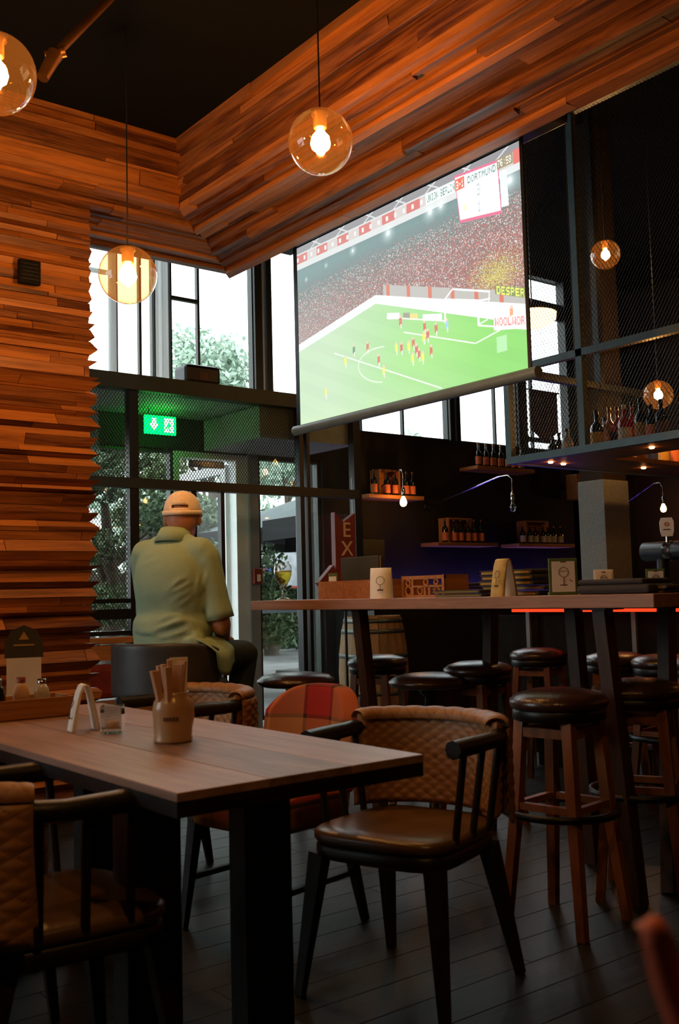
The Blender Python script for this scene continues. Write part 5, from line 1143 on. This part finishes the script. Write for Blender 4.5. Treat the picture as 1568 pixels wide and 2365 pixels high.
def tree(px_, Y, H_, w_, m_, n, lab, seed, size=.10, low=.35, grp='trees outside'):
    X = None
    d = fwd+r2*((px_-784)/2350.0); tt = Y/d.y; X = tt*d.x
    t = thing('tree', lab, 'tree', (X, Y, 0), 0, grp); r = random.Random(seed)
    mb = MB().tube([(0, 0, -.05), (.05, 0, H_*.35), (.0, .1, H_*.7)], [.16, .12, .05], n=8)
    for k in range(6): a = r.uniform(0, 6.3); z0 = H_*r.uniform(.35, .6); mb.tube([(0, 0, z0), (math.cos(a)*w_*.35, math.sin(a)*w_*.35, z0+H_*.22)], [.06, .02], n=5)
    mb.build('trunk', 'bark', t)
    bl_ = []
    for k in range(16):
        a = r.uniform(0, 6.3); q = r.random()**.5; z_ = H_*(low+(1-low)*r.random()); f_ = 1-.6*max(0, (z_/H_-.6)/.4); bl_.append(((math.cos(a)*w_*.5*q*f_, math.sin(a)*w_*.5*q*f_, z_-.3), (w_*r.uniform(.14, .24), w_*r.uniform(.14, .24), H_*r.uniform(.06, .11))))
    leaves(n, bl_, size, 'foliage', m_, t, seed); return t
tree(490, 19, 6.9, 4.0, 'leafhaze', 9000, 'pale leafy tree seen through the tall upper windows', 3, .085, .35)
tree(320, 25.5, 7.2, 2.6, 'leafhaze', 5000, 'pale tree behind the left upper window by the glass globe', 4, .085, .35)
tree(665, 25, 6.6, 2.6, 'leafhaze', 4500, 'pale tree right of the dark window posts beside the screen', 5, .085, .35)
tree(960, 26, 6.6, 3.4, 'leafhaze', 5000, 'pale tree in the window strip under the screen', 6, .09, .35)
tree(250, 11.5, 3.3, 3.4, 'leafdark', 22000, 'dense dark green tree outside the left meshed window', 7, .04, .15)
tree(455, 12.5, 3.3, 2.8, 'leafmid', 22000, 'green tree outside the entrance door', 8, .04, .15)
tree(620, 16.5, 3.4, 4.0, 'leafdark', 14000, 'dark tree behind the grey parasols', 9, .06, .1)
tree(790, 17.5, 3.2, 4.0, 'leafdark', 12000, 'dark bush far behind the red arrow sign', 10, .06, .1)
# hedge and low planting
t = thing('hedge', 'low dark hedge along the street outside the door', 'hedge', (5.0, 10.6, 0)); leaves(7000, [((dx, 0, .45), (.6, .3, .42)) for dx in (-3.2, -2.4, -1.6, -.8)], .05, 'foliage', 'leafdark', t, 11); MB().box((-2.0, 0, .1), (3.0, .3, .2)).build('planter', 'conc', t)
def parasol(px_, dd, R_, zt, lab):
    p = atp(px_, 1370, dd); t = thing('parasol', lab, 'parasol', (p.x, p.y, 0), .3, 'grey parasols outside'); n = 8; mb = MB(); vs = [(0, 0, zt)]+[(R_*math.cos(2*PI*k/n), R_*math.sin(2*PI*k/n), zt-.48) for k in range(n)]; mb.add(vs, [(0, k+1, (k+1) % n+1) for k in range(n)]); mb.build('canopy', 'canopy', t)
    vs = [(R_*math.cos(2*PI*k/n), R_*math.sin(2*PI*k/n), zt-.48-dz) for dz in (0, .22) for k in range(n)]; MB().add(vs, [(k, (k+1) % n, (k+1) % n+n, k+n) for k in range(n)]).build('backdrop_band', 'darkbackdrop', t)  # added dark band below the rim, standing for the dark building beyond
    MB().tube([(0, 0, -.02), (0, 0, zt)], .025, n=8).build('pole', 'black', t)
    for k in range(n): MB().tube([(0, 0, zt-.05), (R_*.97*math.cos(2*PI*k/n), R_*.97*math.sin(2*PI*k/n), zt-.52)], .010, n=4).build('rib', 'black', t)
    MB().box((0, 0, .03), (.5, .5, .1)).build('base', 'conc', t)
parasol(690, 14.5, 1.45, 2.50, 'grey parasol outside the glazing left of the red arrow sign'); parasol(860, 11.2, 1.2, 2.42, 'second grey parasol behind the red arrow sign')
p = atp(650, 1300, 16.5); t = thing('street_banner', 'white street banner with red border and blue round symbol outside', 'banner', (p.x, p.y, 0), -.5)
MB().box((0, 0, 1.55), (.75, .03, .62)).build('cloth', 'banner', t); MB().box((0, -.017, 1.84), (.75, .01, .03)).box((.36, -.017, 1.55), (.03, .01, .6)).box((0, -.017, 1.26), (.75, .01, .03)).build('border', 'redink', t); MB().lathe([(0, 0), (.10, 0), (.10, .01), (0, .01)], (-.18, -.028, 1.50), n=20, axis='Y').build('round_symbol', 'blue', t); MB().lathe([(.10, 0), (.13, 0), (.13, .012), (.10, .012)], (-.18, -.03, 1.50), n=20, axis='Y').build('symbol_ring', 'redink', t)
MB().tube([(-.38, 0, -.02), (-.38, 0, 1.9)], .02, n=6).tube([(.38, 0, -.02), (.38, 0, 1.9)], .02, n=6).build('banner_post', 'steel', t)
# parked car beyond
p = atp(240, 1400, 18.5); t = thing('parked_car', 'silver parked car glimpsed through the left meshed window', 'car', (p.x, p.y, 0), .35)
body = [(-2.1, .35), (-2.1, .75), (-1.95, .92), (-1.1, 1.0), (-.6, 1.42), (.8, 1.45), (1.5, 1.0), (2.05, .88), (2.12, .4)]
MB().prism(body, (0, -.85, 0), (1, 0, 0), (0, 0, 1), (0, 1.7, 0)).build('car_body', 'carpaint', t); MB().prism([(-1.0, 1.0), (-.56, 1.36), (.05, 1.38), (.05, 1.0)], (0, -.86, 0), (1, 0, 0), (0, 0, 1), (0, 1.72, 0)).prism([(.12, 1.0), (.12, 1.38), (.76, 1.38), (1.3, 1.02)], (0, -.86, 0), (1, 0, 0), (0, 0, 1), (0, 1.72, 0)).build('side_window', 'black', t)
for sx in (-1.35, 1.3):
    for sy in (-.8, .8): MB().lathe([(0, -.1), (.2, -.11), (.33, -.1), (.33, .1), (.2, .11), (0, .1)], (sx, sy, .31), n=20, axis='Y').build('wheel', 'tyre', t)
MB().box((2.06, .55, .7), (.06, .3, .12)).build('head_lamp', 'paper', t); MB().box((2.06, -.55, .7), (.06, .3, .12)).build('head_lamp', 'paper', t)
# cafe table with red box outside
p = atp(650, 1370, 12.0); t = thing('terrace_table', 'grey terrace table with a red parcel outside the glazing', 'table', (p.x, p.y, 0), -.4); MB().box((0, 0, .95), (1.2, .6, .04)).build('table_top', 'greypost', t)
for sx in (-.55, .55): MB().box((sx, 0, .46), (.05, .5, .94)).build('leg', 'black', t)
bpy.context.view_layer.update()
